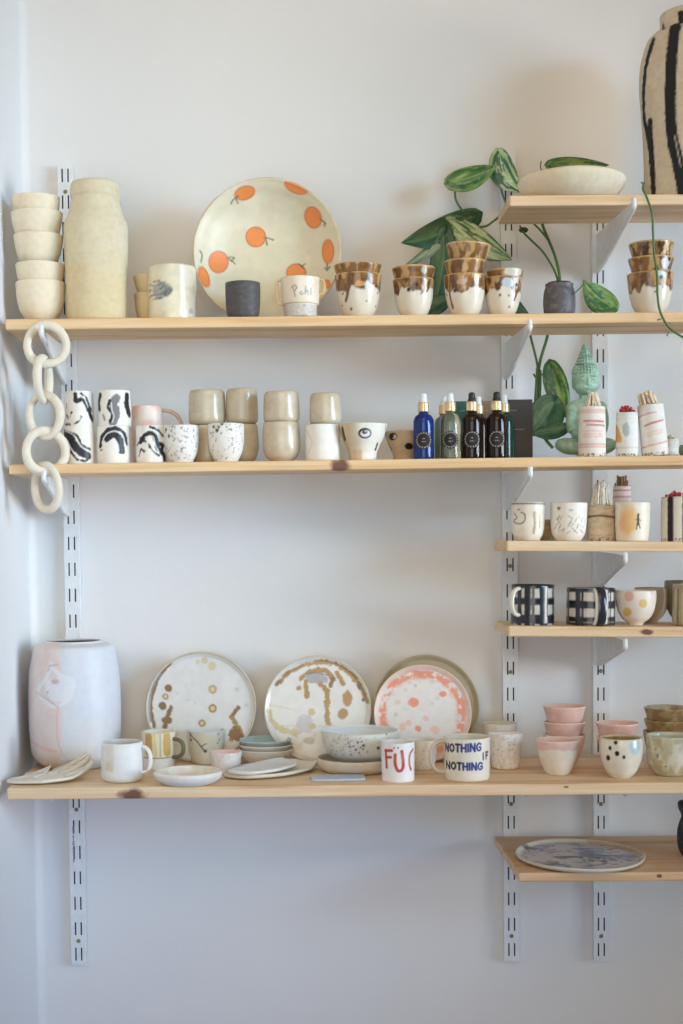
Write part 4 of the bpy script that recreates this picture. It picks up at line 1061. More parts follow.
pot('jar', 'large white and pale pink glazed jar in the left corner', 'jar', 27.7, 119.5, 638.5, 'E', Y=-.088, prof=[(0, .62), (.025, .74), (.07, .88), (.14, .955), (.3, .99), (.5, 1.0), (.72, .98), (.80, .955), (.88, .91), (.935, .885), (.962, .84), (.975, .72), (.982, .62), (1, .60)], base=(216, 212, 208), inner=(196, 188, 186), paint=jar, mat=SATIN, nth=240, nz=150, wob=.010, seed=3)

# plates leaning on the wall
PO = [(0, -.07), (.5, -.07), (.80, -.065), (.93, -.04), (.99, .005), (1.0, .03)]
PI_ = [(.985, .035), (.965, .025), (.93, .0), (.86, -.025), (.5, -.03), (0, -.03)]
def plate1(U, V, rn, th, inside, uc, vc):
    f = Face(U, V, (206, 204, 198), np.ones(len(U), bool), 5)
    f.col[~inside] = K(186, 174, 150)
    f.noise(12, K(214, 212, 208), .5); f.mask = inside & (rn < .955)
    f.col[inside & (rn > .955)] = K(190, 178, 152)
    z = lambda x, y: (130 + x / 4.88, 640 + y / 4.88)
    L_ = lambda pts: [z(*q) for q in pts]
    b, y, gr = K(132, 94, 46), K(160, 124, 62), K(128, 134, 144)
    f.line(L_([(200, 105), (150, 165), (115, 240), (100, 330), (118, 420)]), 4.0, b, 1.2); f.line(L_([(150, 165), (105, 235), (92, 330), (100, 400)]), 2.2, gr, .8)
    for (x, y_, r, c) in ((187, 235, 3.8, b), (173, 275, 3.2, y), (159, 322, 4.0, b), (404, 241, 4.2, K(170, 150, 116)), (404, 334, 4.2, y), (364, 100, 3.4, K(196, 180, 146)), (330, 105, 2.4, K(196, 190, 172)), (400, 127, 4.2, K(196, 186, 158)), (520, 241, 2.2, K(190, 190, 180)), (568, 318, 2.0, K(192, 192, 184)), (352, 405, 3.6, y), (230, 262, 1.8, K(196, 198, 194)), (282, 292, 1.4, K(190, 192, 188)), (318, 308, 1.6, K(196, 196, 190)), (275, 215, 1.2, K(196, 198, 194))):
        f.ell(*z(x, y_), r, r * 1.05, 0, c, .6)
        if c is y or r > 4.1: f.ell(*z(x, y_), r * .55, r * .55, 0, K(206, 184, 128), .5)
    f.line(L_([(200, 330), (180, 380), (168, 440)]), 4.4, b, 1.6); f.ell(*z(180, 390), 5, 4, 0, b, 1)
    f.line(L_([(528, 330), (495, 375)]), 4.2, b, 1.0); f.line(L_([(500, 380), (520, 420), (500, 480)]), 5.0, y, 2.4); f.line(L_([(530, 425), (550, 480)]), 4.6, y, 2); f.ell(*z(515, 460), 8, 6, 60, b, 2)
    return f.col
def ptop(R_px, lean=12, **kw): return dict(R_px=R_px, lean=lean, **kw)
leaning('plate', 'leftmost leaning plate, pale grey with separate brown spots', 'plate', 201.0, 55.6, 'E', -.064, PO, PI_, plate1, 9, SATIN, 3, group='round plates leaning on the wall')
def plate2(U, V, rn, th, inside, uc, vc):
    f = Face(U, V, (210, 208, 202), np.ones(len(U), bool), 9)
    f.col[~inside] = K(196, 186, 160)
    f.noise(12, K(216, 214, 210), .5); f.mask = inside & (rn < .965); f.col[inside & (rn > .965)] = K(200, 188, 160)
    z = lambda x, y: (255 + x / 5.254, 650 + y / 5.254); L_ = lambda pts: [z(*q) for q in pts]
    y, b, gr = K(166, 126, 60), K(130, 96, 50), K(160, 158, 162)
    f.line(L_([(115, 185), (170, 125), (250, 85), (330, 65), (410, 70), (480, 110), (545, 180), (590, 270)]), 4.4, y, 2.2); f.line(L_([(120, 180), (175, 120), (250, 80)]), 1.6, b, .8)
    f.line(L_([(245, 150), (300, 110), (370, 110), (410, 150)]), 5, y, 2.0); f.ell(*z(325, 150), 12, 5.2, 5, gr, 1.5); f.line(L_([(270, 125), (320, 120), (385, 132)]), .9, K(110, 106, 104), .3)
    f.line(L_([(265, 165), (275, 245)]), 5, y, 1.6); f.ell(*z(230, 200), 2.6, 2.2, 0, y, .6)
    f.line(L_([(340, 180), (375, 210), (378, 290), (385, 385)]), 5.6, y, 2.0); f.line(L_([(410, 150), (395, 190)]), 4, b, 1)
    f.line(L_([(430, 120), (462, 180)]), 4.6, y, 1.4); f.ell(*z(485, 255), 4.8, 8.2, 0, y, 1.2); f.ell(*z(462, 335), 5.0, 5.6, 30, y, .8); f.ell(*z(545, 195), 1.4, 3.4, -25, K(60, 60, 72)); f.ell(*z(569, 262), 1.7, 1.7, 0, K(60, 60, 72))
    f.line(L_([(75, 330), (90, 375), (150, 420), (220, 440)]), 5.5, K(196, 178, 132), 3.5); f.ell(*z(265, 390), 9, 9, 0, K(186, 184, 184), 3.4); f.ell(*z(297, 326), 3.6, 3.6, 0, K(196, 176, 132), .8); f.ell(*z(300, 400), 3.4, 3.2, 0, K(190, 170, 126), .8)
    f.ell(*z(285, 478), 6, 3.4, 0, K(180, 170, 140), 1.2); f.noise(9, K(192, 182, 150), .6, .52, .66, 3, where=(V > 725)); f.line(L_([(75, 290), (140, 300), (215, 320)]), 1.2, K(206, 192, 160), .8)
    return f.col
leaning('plate', 'middle leaning plate with ochre pooled glaze and drips', 'plate', 317.8, 53.8, 'E', -.075, PO, PI_, plate2, 12, GLOSS, 5, group='round plates leaning on the wall')
def olive(U, V, rn, th, inside, uc, vc):
    f = Face(U, V, (170, 158, 128), np.ones(len(U), bool), 19); f.noise(12, K(184, 174, 148), .6); return f.col
leaning('plate', 'olive beige plate mostly hidden behind the coral-rimmed plate', 'plate', 426.5, 53.2, 'E', -.064, PO, PI_, olive, 13, SATIN, 7, group='round plates leaning on the wall')
def plate3(U, V, rn, th, inside, uc, vc):
    f = Face(U, V, (216, 212, 208), np.ones(len(U), bool), 29)
    f.col[~inside] = K(216, 190, 168); f.mask = inside; f.noise(14, K(222, 218, 216), .5)
    cr = K(226, 142, 112); pk = K(224, 186, 172)
    nz = fbm(U / 5, V / 5, 0, 44); nz2 = fbm(U / 9, V / 9, 0, 47)
    f.mix(ss(.955 - rn, .02), K(222, 196, 178))
    f.mix(ss(np.abs(rn - .82 - (nz2 - .5) * .1) - .085, .03) * np.clip((nz - .30) / .14, 0, 1), cr)
    f.mix(ss(np.abs(rn - .93) - .02, .02) * .7, pk)
    f.mix(ss(np.abs(rn - .71 - (nz2 - .5) * .2) - .03, .03) * np.clip((nz - .52) / .08, 0, 1) * .7, pk)
    z = lambda x, y: (360 + x / 5.254, 645 + y / 5.254)
    for (x, y, ru, rv, c) in ((280, 300, 5.2, 4.6, cr), (436, 258, 3.6, 3.2, cr), (380, 190, 2.4, 2.2, K(200, 204, 190)), (290, 212, 2, 2, K(196, 196, 194)), (240, 235, 2.4, 2.2, K(206, 202, 200)), (405, 282, 2.6, 2, K(200, 206, 196)), (382, 308, 2.4, 2, K(214, 200, 196)), (200, 300, 3, 2.4, pk), (345, 385, 3, 3, pk), (305, 440, 3, 3, cr), (395, 445, 5, 4, pk), (225, 430, 3, 4, pk), (188, 365, 2, 2, K(196, 190, 190)), (318, 250, 3.6, 3, K(224, 208, 202)), (240, 340, 2.6, 2, K(204, 206, 204)), (255, 410, 3, 3, pk), (520, 380, 3, 3, K(206, 206, 196))):
        f.ell(*z(x, y), ru, rv, 0, c, 1.0)
    return f.col
leaning('plate', 'white plate with a blotchy coral ring inside its rim', 'plate', 422.6, 49.2, 'E', -.082, PO, PI_, plate3, 13, SATIN, 9, group='round plates leaning on the wall')

# mugs and cups on the deep shelf
def whitemug(p):
    p.mix(ss(np.abs(p.arc(108.5)) - 5.5, .8) * ss(np.abs(p.v - 757) - 15 + (p.n(8, 2) - .5) * 4, .8) * p.out, K(216, 202, 178)); p.mottle(14, K(226, 226, 222), .5)
pot('mug', 'plain white mug with a beige patch on its left side', 'mug', 100.4, 143.4, 738.6, 'E', vb=783.4, prof=[(0, .80), (.04, .90), (.12, .98), (.3, 1.0), (.8, .985), (1, .95)], base=(222, 222, 218), inner=(206, 204, 198), paint=whitemug, nth=128,
    handle=dict(ang=78, z0=.22, z1=.88, out=9.5, w=1.9, flat=1.5, col=(224, 224, 222)))
def yellow(p):
    y = K(200, 160, 84)
    p.mix((p.v < 759) * p.out * 1.0, K(222, 214, 186)); p.mix(p.inside * 1.0, K(226, 222, 206))
    for (u, w_) in ((148, 8.5), (166.5, 8.5)): p.line([(u, 737), (u + .5, 753)], w_, y, 2.0)
    p.line([(154, 735), (156, 756)], 2.5, K(222, 200, 140), 1.0); p.line([(160, 735), (160, 757)], 1.6, K(186, 176, 140), .8)
    p.line([(140, 758.5), (177, 758.5)], .9, K(120, 106, 70), .3); p.line([(140, 733), (177, 733)], 1.2, K(218, 190, 120), .8)
pot('mug', 'small mug with ochre yellow vertical patches over a white foot', 'mug', 141, 175.3, 729.4, 'E', vb=770.6, prof=[(0, .88), (.04, .93), (.3, .95), (1, 1.0)], base=(222, 220, 216), paint=yellow, nth=128, nz=60,
    handle=dict(ang=70, z0=.32, z1=.82, out=12, w=2.0, flat=1.3, col=(106, 100, 74)))
SHALL = [(0, .70), (.10, .80), (.4, .94), (.75, 1.0), (1, .985)]
pot('dish', 'small shallow white dish at the front edge right of the white mug', 'dish', 153.6, 222.4, 765, 'E', vb=787, prof=SHALL, base=(222, 218, 210), inner=(216, 206, 188), wall=2.0, wob=.012, seed=5, rimwob=.3, paint=lambda p: p.mottle(8, K(230, 226, 220), .6, where=p.inside), nth=120)
def sprig(p):
    c = K(52, 56, 50)
    p.mix(ss(p.v - 735, 2) * p.out * .8, K(196, 200, 196)); p.mix(p.inside * 1.0, K(188, 200, 208))
    p.line([(189.5, 734), (197, 742), (204, 751)], 1.2, c, .3); p.dot(205, 751.5, 1.6, c); p.line([(190, 734), (190, 741)], 1.0, c); p.dot(191, 741, 1.3, c); p.line([(201, 747), (206, 744)], .9, c)
    p.dot(218, 735, .8, c); p.dot(219, 741, .8, c); p.dot(217.5, 744, .8, c)
pot('cup', 'beige cup with pale blue inside and a black sprig', 'cup', 187.2, 224.8, 727.6, 'E', vb=765, prof=[(0, .66), (.05, .74), (.2, .84), (.6, .95), (1, 1.0)], base=(204, 196, 176), paint=sprig, nth=128, nz=60, rimwob=.4)
def pinkcup(p):
    p.mottle(3, K(196, 194, 196), .6, .45, .6, 2, 2); p.above(753, K(232, 194, 182), 2.0, 4); p.mix(p.inside * 1.0, K(230, 190, 176)); p.mottle(2.4, K(234, 228, 224), .5, .5, .62, 5, 2)
pot('cup', 'small white-streaked cup with a pink rim in front of the nested bowls', 'cup', 209.2, 241.8, 749.2, 'E', vb=774.5, prof=[(0, .72), (.05, .78), (.4, .90), (1, 1.0)], base=(216, 208, 204), paint=pinkcup, nth=120, rimwob=.3)
LOWB = [(0, .52), (.08, .60), (.3, .78), (.6, .92), (.9, .99), (1, 1.0)]
b1 = pot('bowl', 'lower white bowl of the three nested bowls', 'bowl', 237.6, 293.8, 744.0, 'E', vb=766, prof=LOWB, base=(206, 200, 188), inner=(206, 202, 190), wall=1.4, group='nested bowls on the deep shelf')
yb = b1.location.y
pot('bowl', 'middle white bowl of the three nested bowls', 'bowl', 238, 293, 739.6, 'E', Y=yb, prof=NEST, height=17, base=(212, 206, 194), wall=1.4, group='nested bowls on the deep shelf')
pot('bowl', 'top bowl of the three nested ones, pale teal inside', 'bowl', 238.6, 291.4, 735.2, 'E', Y=yb, prof=NEST, height=16.5, base=(176, 186, 180), inner=(158, 186, 184), wall=1.4, mat=GLOSS, group='nested bowls on the deep shelf')
pot('bowl', 'beige shallow bowl under the large speckled bowl', 'bowl', 316.5, 394.0, 751, 'E', vb=775.5, prof=[(0, .72), (.08, .82), (.35, .95), (.7, 1.0), (1, 1.0)], base=(204, 192, 168), inner=(188, 178, 156), wall=1.8, nth=120)
yb2 = [o for o in bpy.data.objects if o.get('label') == 'beige shallow bowl under the large speckled bowl'][0].location.y
def spk(p):
    p.mottle(12, K(216, 214, 206), .5)
    for (x, y, r) in ((409, 347, 1.0), (517, 366, 1.2), (433, 412, 1.1), (455, 425, 1.4), (443, 433, .9), (424, 443, 1.1), (453, 440, .9), (513, 438, 1.6), (400, 430, .9), (395, 415, .8), (437, 455, .8), (545, 385, .9), (470, 452, .7), (416, 428, .8), (448, 409, .8)):
        p.dot(250 + x / 4.02, 640 + y / 4.02, r, K(42, 42, 50))
    p.speckle(55, K(70, 66, 62), .3, .6, 5, u=(322, 352), v=(738, 757)); p.speckle(30, K(120, 114, 106), .3, .5, 8)
    p.dot(250 + 409 / 4.02, 640 + 349 / 4.02, 1.0, K(42, 42, 50), where=p.inside & (p.y < 0)); p.dot(379, 731, 1.3, K(42, 42, 50), where=p.inside & (p.y < 0))
pot('bowl', 'large pale bowl with black speckles, standing in a beige bowl', 'bowl', 321, 398.6, 724.5, 'E', Y=yb2, height=31.5, prof=[(0, .50), (.06, .60), (.25, .82), (.55, .95), (.85, 1.0), (1, .99)], base=(208, 204, 192), inner=(210, 212, 212), paint=spk, wall=1.6, nth=220, nz=70)
# lettered mugs
def fu(p):
    r = K(196, 52, 46); r2 = K(206, 96, 84)
    p.mottle(12, K(230, 230, 230), .4)
    p.line([(385.6, 751.2), (386, 760), (386.4, 768)], 3.1, r, .4); p.line([(385.2, 751.4), (391.6, 750.8)], 3, r, .4); p.line([(386, 758), (390.6, 757.6)], 2.8, r, .4)
    p.line([(395, 755), (395, 764), (397.5, 770.5), (401, 770.5), (403, 765), (401.6, 751.6)], 3.2, r, .5, True); p.line([(395, 756), (395.2, 762)], 1.4, K(176, 100, 84), .3); p.line([(401.6, 753), (402.6, 762)], 1.4, r2, .3)
    p.dot(394, 748.2, .9, K(130, 96, 120)); p.dot(398, 747.8, .9, K(130, 96, 120))
    p.line([(412.8, 750.5), (409.8, 755), (409.0, 763), (410.4, 770.5)], 2.8, r2, .4, True); p.dot(410.6, 770, 1.6, r)
pot('mug', 'white mug with thick red hand-painted letters', 'mug', 380.8, 414.6, 740, 'E', vb=783, prof=[(0, .93), (.04, .97), (.3, .97), (1, 1.0)], base=(226, 222, 216), inner=(222, 218, 210), paint=fu, nth=260, nz=110)
GL = {'N': [[(0, 0), (0, 1)], [(0, 1), (1, 0)], [(1, 0), (1, 1)]], 'O': [[(.5, 0), (0, .3), (.05, .75), (.5, 1), (.95, .75), (1, .3), (.5, 0)]], 'T': [[(0, 1), (1, 1)], [(.5, 1), (.5, 0)]], 'H': [[(0, 0), (0, 1)], [(1, 0), (1, 1)], [(0, .5), (1, .5)]], 'I': [[(.5, 0), (.5, 1)]],
      'G': [[(.95, .85), (.5, 1), (.05, .6), (.15, .15), (.6, 0), (.95, .2), (.9, .45), (.6, .45)]], 'F': [[(.2, 0), (.2, 1)], [(.2, 1), (1, .95)], [(.2, .5), (.8, .5)]]}
def nothing(p):
    p.mottle(10, K(226, 216, 198), .5); p.mottle(10, K(214, 196, 168), .5, .5, .7, 4, where=p.out & (p.uc + p.x < 462))
    def word(t, u, v, w_, h, dv, blue, th=2.1):
        for i, ch in enumerate(t):
            wl = w_[i]; cc = K(24, 34, 74, .8) if i < 3 else blue
            for st in GL[ch]: p.line([(u + a * wl, v - b * h + dv * i) for a, b in st], th, cc, .3, smooth=(ch in 'OG'))
            u += wl + 1.9
    word('NOTHING', 445.6, 752.6, [2.6, 3.6, 4.0, 4.2, .8, 4.2, 4.2], 7.2, -.28, K(26, 56, 150, .8)); word('NOTHING', 446.4, 770.0, [3.2, 3.8, 4.0, 4.0, .8, 4.0, 4.4], 6.6, 0.0, K(26, 52, 146, .8))
    word('IF', 482.4, 760.6, [.8, 2.6], 6.6, -.6, K(26, 50, 140, .8), 1.9); 
pot('mug', 'cream mug with two lines of blue hand-painted letters', 'mug', 443.4, 489.8, 734.4, 'E', vb=782, prof=[(0, .93), (.04, .97), (.3, .985), (1, 1.0)], base=(220, 212, 194), inner=(216, 208, 190), paint=nothing, nth=300, nz=120,
    handle=dict(ang=-86, z0=.18, z1=.93, out=14.5, w=2.3, flat=1.5, col=(200, 190, 166)))
def spc(n, seed, c=(176, 170, 158)):
    def f(p):
        p.mottle(3, K(*c), .25, .5, .62, 2); p.speckle(n, K(150, 146, 146), .3, .55, seed)
    return f
pot('cup', 'grey-speckled cup seen between the two lettered mugs', 'cup', 404.5, 436.5, 737, 'E', vb=770.5, prof=TAP, base=(216, 208, 194), paint=spc(50, 3))
pot('cup', 'pale cup with grey speckles directly right of the blue-lettered mug', 'cup', 488.2, 522.4, 731.2, 'E', vb=770, prof=[(0, .72), (.05, .80), (.3, .88), (1, 1.0)], base=(226, 222, 214), paint=spc(60, 6), rimwob=.5)
pot('cup', 'plain beige cup in the back right of the blue-lettered mug', 'cup', 483.4, 517, 720.8, 'E', Y=-.070, prof=TAP, base=(212, 204, 188))
def pinkg(vl, pale=(218, 204, 184)):
    def f(p):
        p.mottle(7, K(232, 222, 206), .5); p.above(vl, K(218, 174, 162), 2.5, 7); p.mottle(7, K(230, 196, 188), .5, .45, .65, 4, where=p.out & (p.v < vl)); p.mix((p.inside) * 1.0, K(226, 184, 170)); p.mix((p.v < p.v.min() + 1.2) * .8, K(226, 206, 186))
    return f
g = 'pink-rimmed cups'
def pc(lb, l, r_, vt, vb_=None, fn=None, Y=None, h=None, base=(222, 210, 188)):
    return pot('cup', lb, 'cup', l, r_, vt, 'E', Y=Y, vb=vb_, height=h, prof=CONE if h is None else NEST, base=base, paint=fn, mat=SATIN, group=g, wall=1.2, seed=int(l + vt))
q1 = pc('bottom cup of the pink three-high stack', 543.2, 585.0, 731.0, None, pinkg(790), Y=-.105, base=(212, 182, 166))
pc('middle cup of the pink three-high stack', 544, 584.6, 718.6, None, pinkg(790), Y=-.105, h=34)
pc('top cup of the pink three-high stack', 543.2, 585.6, 703, None, pinkg(790), Y=-.105, h=33)
pc('cream cup with a broad pink rim standing in front of the pink stack', 536, 579.6, 736, 776, pinkg(751))
pc('lower pink cup behind the cup with black dots', 597.6, 636.4, 733.5, None, pinkg(790), Y=-.130, base=(212, 182, 166))
pc('upper pink cup behind the cup with black dots', 596, 638.6, 719.6, None, pinkg(790), Y=-.130, h=34)
def dots(p):
    p.mottle(9, K(230, 222, 204), .5); p.mix(ss(np.hypot(p.arc(635) / 8, (p.v - 746) / 8.5) - 1 + (p.n(5, 2) - .5) * .5, .15) * p.out, K(176, 202, 206)); p.mix(ss(p.v - 736, 1.0) * p.out * (p.x > 2), K(168, 132, 66)); p.mix(p.inside * 1.0, K(176, 146, 84)); p.mottle(5, K(120, 92, 40), .6, where=p.inside)
    z = lambda x, y: (580 + x / 6.63, 680 + y / 6.63)
    for (x, y, r) in ((237, 416, 1.9), (200, 456, 1.9), (246, 489, 2.3), (188, 524, 2.5), (290, 512, 1.6)): p.dot(*z(x, y), r, BLK, r * 1.15)
    p.mix((p.v < p.v.min() + 1.0) * .7, K(206, 190, 150))
pot('cup', 'white cup with five black dots and a pale blue patch', 'cup', 599.6, 642.4, 734.2, 'E', vb=779, prof=[(0, .44), (.04, .52), (.18, .74), (.45, .94), (.75, 1.0), (1, .97)], base=(224, 216, 196), paint=dots, mat=GLOSS, nth=160, nz=70)
def olv(p):
    p.mottle(6, K(126, 92, 46), .8, .4, .62, 3, .8); p.mix(p.inside * 1.0, K(182, 168, 130)); p.mottle(6, K(140, 118, 74), .6, where=p.inside)
g = 'olive brown cups at the right edge'
for lb, l, vt, h in (('lowest visible cup of the olive brown stack at the right edge', 643.2, 727.5, None), ('middle cup of the olive brown stack at the right edge', 644.4, 716, 34), ('top cup of the olive brown stack at the right edge', 644.0, 704.2, 34)):
    pot('cup', lb, 'cup', l, l + 48, vt, 'E', Y=-.105, height=h, prof=CONE if h is None else NEST, base=(160, 140, 92), paint=olv, mat=GLOSS, group=g, wall=1.3, seed=int(vt))
def grn(p):
    p.mottle(6, K(186, 176, 134), .8, .42, .62, 3, 1.6); p.mottle(5, K(152, 128, 70), .5, .55, .68, 5, 1.4); p.mix(p.inside * 1.0, K(196, 196, 172)); p.dot(658, 757, 1.4, K(120, 130, 140), 2.4, rough=.6); p.dot(666, 767, 1.0, K(150, 90, 70)); p.dot(656, 750, 1, K(120, 130, 140)); p.mix((p.v < p.v.min() + 1.2) * .7, K(218, 214, 192))
pot('bowl', 'pale mottled green cup-bowl at the right front of the deep shelf', 'bowl', 646.6, 694, 732, 'E', vb=777, prof=[(0, .60), (.06, .72), (.2, .90), (.45, .99), (1, 1.0)], base=(206, 204, 182), paint=grn, mat=GLOSS, nth=140)

# ceramic dish shaped like a long hand at the left front
def plate_from_outline(name, label, cat, pts, board, lift, th, col, base_z=None, mat=None, n=3):
    """free-form slab dish: outline in photo pixels of its place on the board, height field lift(u, v)"""
    z0 = BOARDS[board]['z']; out = catmull(pts, n, True)
    W = []
    for (u, v) in out:
        p = PZ(u, v, z0)
        for _ in range(3): p = PZ(u, v, ztop(board, p.x) + (base_z or 0))
        W.append(p)
    cx = sum(p.x for p in W) / len(W); cy = sum(p.y for p in W) / len(W); zc = ztop(board, cx) + (base_z or 0) + .0003
    return W, cx, cy, zc
def slab(name, label, cat, spine, widths, board, heights, th, col, base_z=0.0, group=None, cup=.25, mat=None, ny=18, edge=None):
    """long shallow dish swept along a spine of photo pixels on the board; widths, heights in px; sides curl up by cup"""
    sp = catmull(spine, 8); k = np.linspace(0, len(widths) - 1, len(sp)); wd = np.interp(k, range(len(widths)), widths); hg = np.interp(k, range(len(heights)), heights)
    pts = []
    for (u, v) in sp:
        p = PZ(u, v, BOARDS[board]['z'])
        for _ in range(3): p = PZ(u, v, ztop(board, p.x) + base_z)
        pts.append(np.array([p.x, p.y, ztop(board, p.x) + base_z]))
    pts = np.array(pts); s = S(pts[:, 1].mean()); c = pts.mean(0)
    T = np.gradient(pts, axis=0); T[:, 2] = 0; T /= np.linalg.norm(T, axis=1)[:, None]; Nn = np.c_[-T[:, 1], T[:, 0], 0 * T[:, 0]]
    V = []; n = len(pts)
    for lay in (0, 1):
        for i in range(n):
            for j in range(ny + 1):
                q = (j / ny - .5) * 2; e = (edge(i / (n - 1), q) if edge else 0.0)
                p = pts[i] + Nn[i] * q * wd[i] * s
                z = .0004 + hg[i] * s + cup * wd[i] * s * q * q * q * q + e * s + (th * s if lay else 0)
                V.append((p[0] - c[0], p[1] - c[1], p[2] + z - c[2]))
    m = n * (ny + 1); Fc = []
    I = lambda l, i, j: l * m + i * (ny + 1) + j
    for i in range(n - 1):
        for j in range(ny):
            Fc.append((I(1, i, j), I(1, i + 1, j), I(1, i + 1, j + 1), I(1, i, j + 1))); Fc.append((I(0, i, j), I(0, i, j + 1), I(0, i + 1, j + 1), I(0, i + 1, j)))
        Fc.append((I(0, i, 0), I(0, i + 1, 0), I(1, i + 1, 0), I(1, i, 0))); Fc.append((I(0, i, ny), I(1, i, ny), I(1, i + 1, ny), I(0, i + 1, ny)))
    for j in range(ny):
        Fc.append((I(0, 0, j), I(1, 0, j), I(1, 0, j + 1), I(0, 0, j + 1))); Fc.append((I(0, n - 1, j), I(0, n - 1, j + 1), I(1, n - 1, j + 1), I(1, n - 1, j)))
    cc = np.tile(K(*col), (len(V), 1)); V = np.array(V)
    nz = np.clip((fbm(V[:, 0] * 60 + 9, V[:, 1] * 60 + 9, 0, 5) - .4) * 3, 0, 1)[:, None] * .4; cc = cc * (1 - nz) + K(206, 190, 162) * nz
    o = mesh_obj(name, V, Fc, mat or SATIN, None, cc); o.location = tuple(c)
    if label: tag(o, label, cat, group)
    return o
hand = thing('dish', 'long white dish shaped like an open hand, at the far left front', 'dish', (P(50, 784, -.24).x, -.24, ztop('E', P(50, 784, -.24).x)))
def child_of(o, root):
    o.location = Vector(o.location) - Vector(root.location); o.parent = root
palm = slab('palm', None, None, [(9, 782.6), (22, 783), (40, 782.2), (58, 781), (72, 778)], [5, 17, 24, 21, 13], 'E', [0.3, 0, 0, 1.0, 4.0], 3.0, (224, 218, 206), cup=.12); child_of(palm, hand)
for (dx, hgt, dy) in ((-5, 21, 0), (0, 20, -1.6), (5.0, 17, -3.2)):
    fg = slab('finger', None, None, [(64 + dx, 779.5 + dx * .5), (72 + dx, 777.5 + dx * .6), (82 + dx, 776.0 + dx * .5), (90 + dx * .6, 775 + dx * .5)], [7.5, 5.5, 3.6, 1.4], 'E', [2.0, 4.5, hgt * .5, hgt * .86], 2.8, (222, 214, 196), cup=.3, ny=8); child_of(fg, hand)
thm = slab('thumb', None, None, [(30, 780), (40, 778.5), (47, 777.6), (51, 777.4)], [9, 7.5, 4.5, 1.0], 'E', [1.0, 2.5, 6, 10], 2.6, (222, 214, 196), cup=.2, ny=8); child_of(thm, hand)
slab('dish', 'lower of two irregular white slab dishes, with a notched right end', 'dish', [(226, 776.5), (246, 777), (270, 775), (290, 771.5), (305, 767)], [8, 24, 27, 26, 15], 'E', [.4, 0, 0, 1.2, 3.6], 3.2, (220, 210, 192), cup=.10, group='irregular white slab dishes')
slab('dish', 'upper of two irregular white slab dishes beside the pink-rimmed cup', 'dish', [(231, 774), (246, 774.5), (264, 772), (280, 769), (290, 767)], [8, 20, 22, 20, 10], 'E', [1.6, .8, 1.0, 2.4, 5.0], 3.2, (212, 212, 210), cup=.10, base_z=.0062, group='irregular white slab dishes')
slab('tile', 'small pale blue slab lying at the shelf front below the beige bowl', 'tile', [(311, 780), (330, 779.6), (350, 779.2), (365, 779)], [13, 15, 15, 12], 'E', [0, 0, 0, 0], 2.6, (170, 186, 206), cup=.0)

# ------------------------------------------------------------------ lowest shelf
def ovalplate():
    Yc = -.197; s = S(Yc); x = P(579.8, 858, Yc).x; z0 = ztop('G', x) + .0004
    R = 64.6 * s; ry = .099 / R
    V, Fc, TH, Rr, Z, ins = lathe_data([(0, 0), (.6 * R, 0), (.86 * R, .0015), (.95 * R, .003), (.99 * R, .006), (R, .0085)], [(.985 * R, .0095), (.965 * R, .0085), (.93 * R, .0055), (.86 * R, .0045), (.5 * R, .004), (0, .004)], 220, 110, .01, 3, .0006)
    V[:, 1] *= ry
    rn = Rr / R; U = 579.8 + Rr / s * np.sin(TH); W = Rr / s * np.cos(TH)
    c = np.tile(K(214, 206, 186), (len(V), 1))
    def mix(m, k):
        nonlocal c; m = np.clip(m, 0, 1)[:, None] * ins[:, None]; c = c * (1 - m) + k * m
    n1 = fbm(U / 16, W / 10, 0, 6); n2 = fbm(U / 7, W / 4, 0, 8); n3 = fbm(U / 30, W / 14, 4, 12)
    mix(ss(rn - .90, .03), K(172, 176, 190)); mix(np.clip((n1 - .42) / .1, 0, 1) * (rn < .9), K(112, 134, 172)); mix(np.clip((n3 - .45) / .08, 0, 1) * (rn < .88), K(196, 190, 192)); mix(np.clip((n2 - .66) / .04, 0, 1) * (rn < .86) * .9, K(52, 58, 82))
    for (u, w_, ru, rw) in ((562, 2, 9, 5), (572, 0, 6, 4), (606, -3, 10, 3), (588, 14, 3, 2), (600, 22, 3, 2.5), (610, 14, 4, 3), (618, 6, 3, 3), (596, 6, 4, 3), (535, -34, 8, 5), (546, 30, 10, 4)):
        mix(ss((np.hypot((U - u) / ru, (W - w_) / rw) - 1) * 3 + (n2 - .5) * 4, .8), K(50, 54, 78))
    mix(ss(np.abs(rn - .93) - .035, .02) * (U > 600) * .6, K(176, 140, 96))
    o = mesh_obj('plate', V, Fc, GLOSS, None, c); o.location = (x, Yc, z0); o.rotation_euler = (0, -math.atan(BOARDS['G']['slope']), 0)
    tag(o, 'oval cream plate with blue and navy glaze lying on the lowest shelf', 'plate')
ovalplate()
pot('vase', 'black textured vase cut off by the right edge, on the lowest shelf', 'vase', 677.5, 712, 799, 'G', vb=858, prof=[(0, .72), (.06, .86), (.2, .98), (.45, 1.0), (.62, .88), (.74, .78), (.88, .95), (1, .98)], base=(52, 54, 58), inner=(40, 40, 42), mat=glaze('black_textured_clay', .7, .8, 60, .4, .2), paint=lambda p: p.mottle(4, K(90, 94, 100), .6, .5, .65), wob=.02)

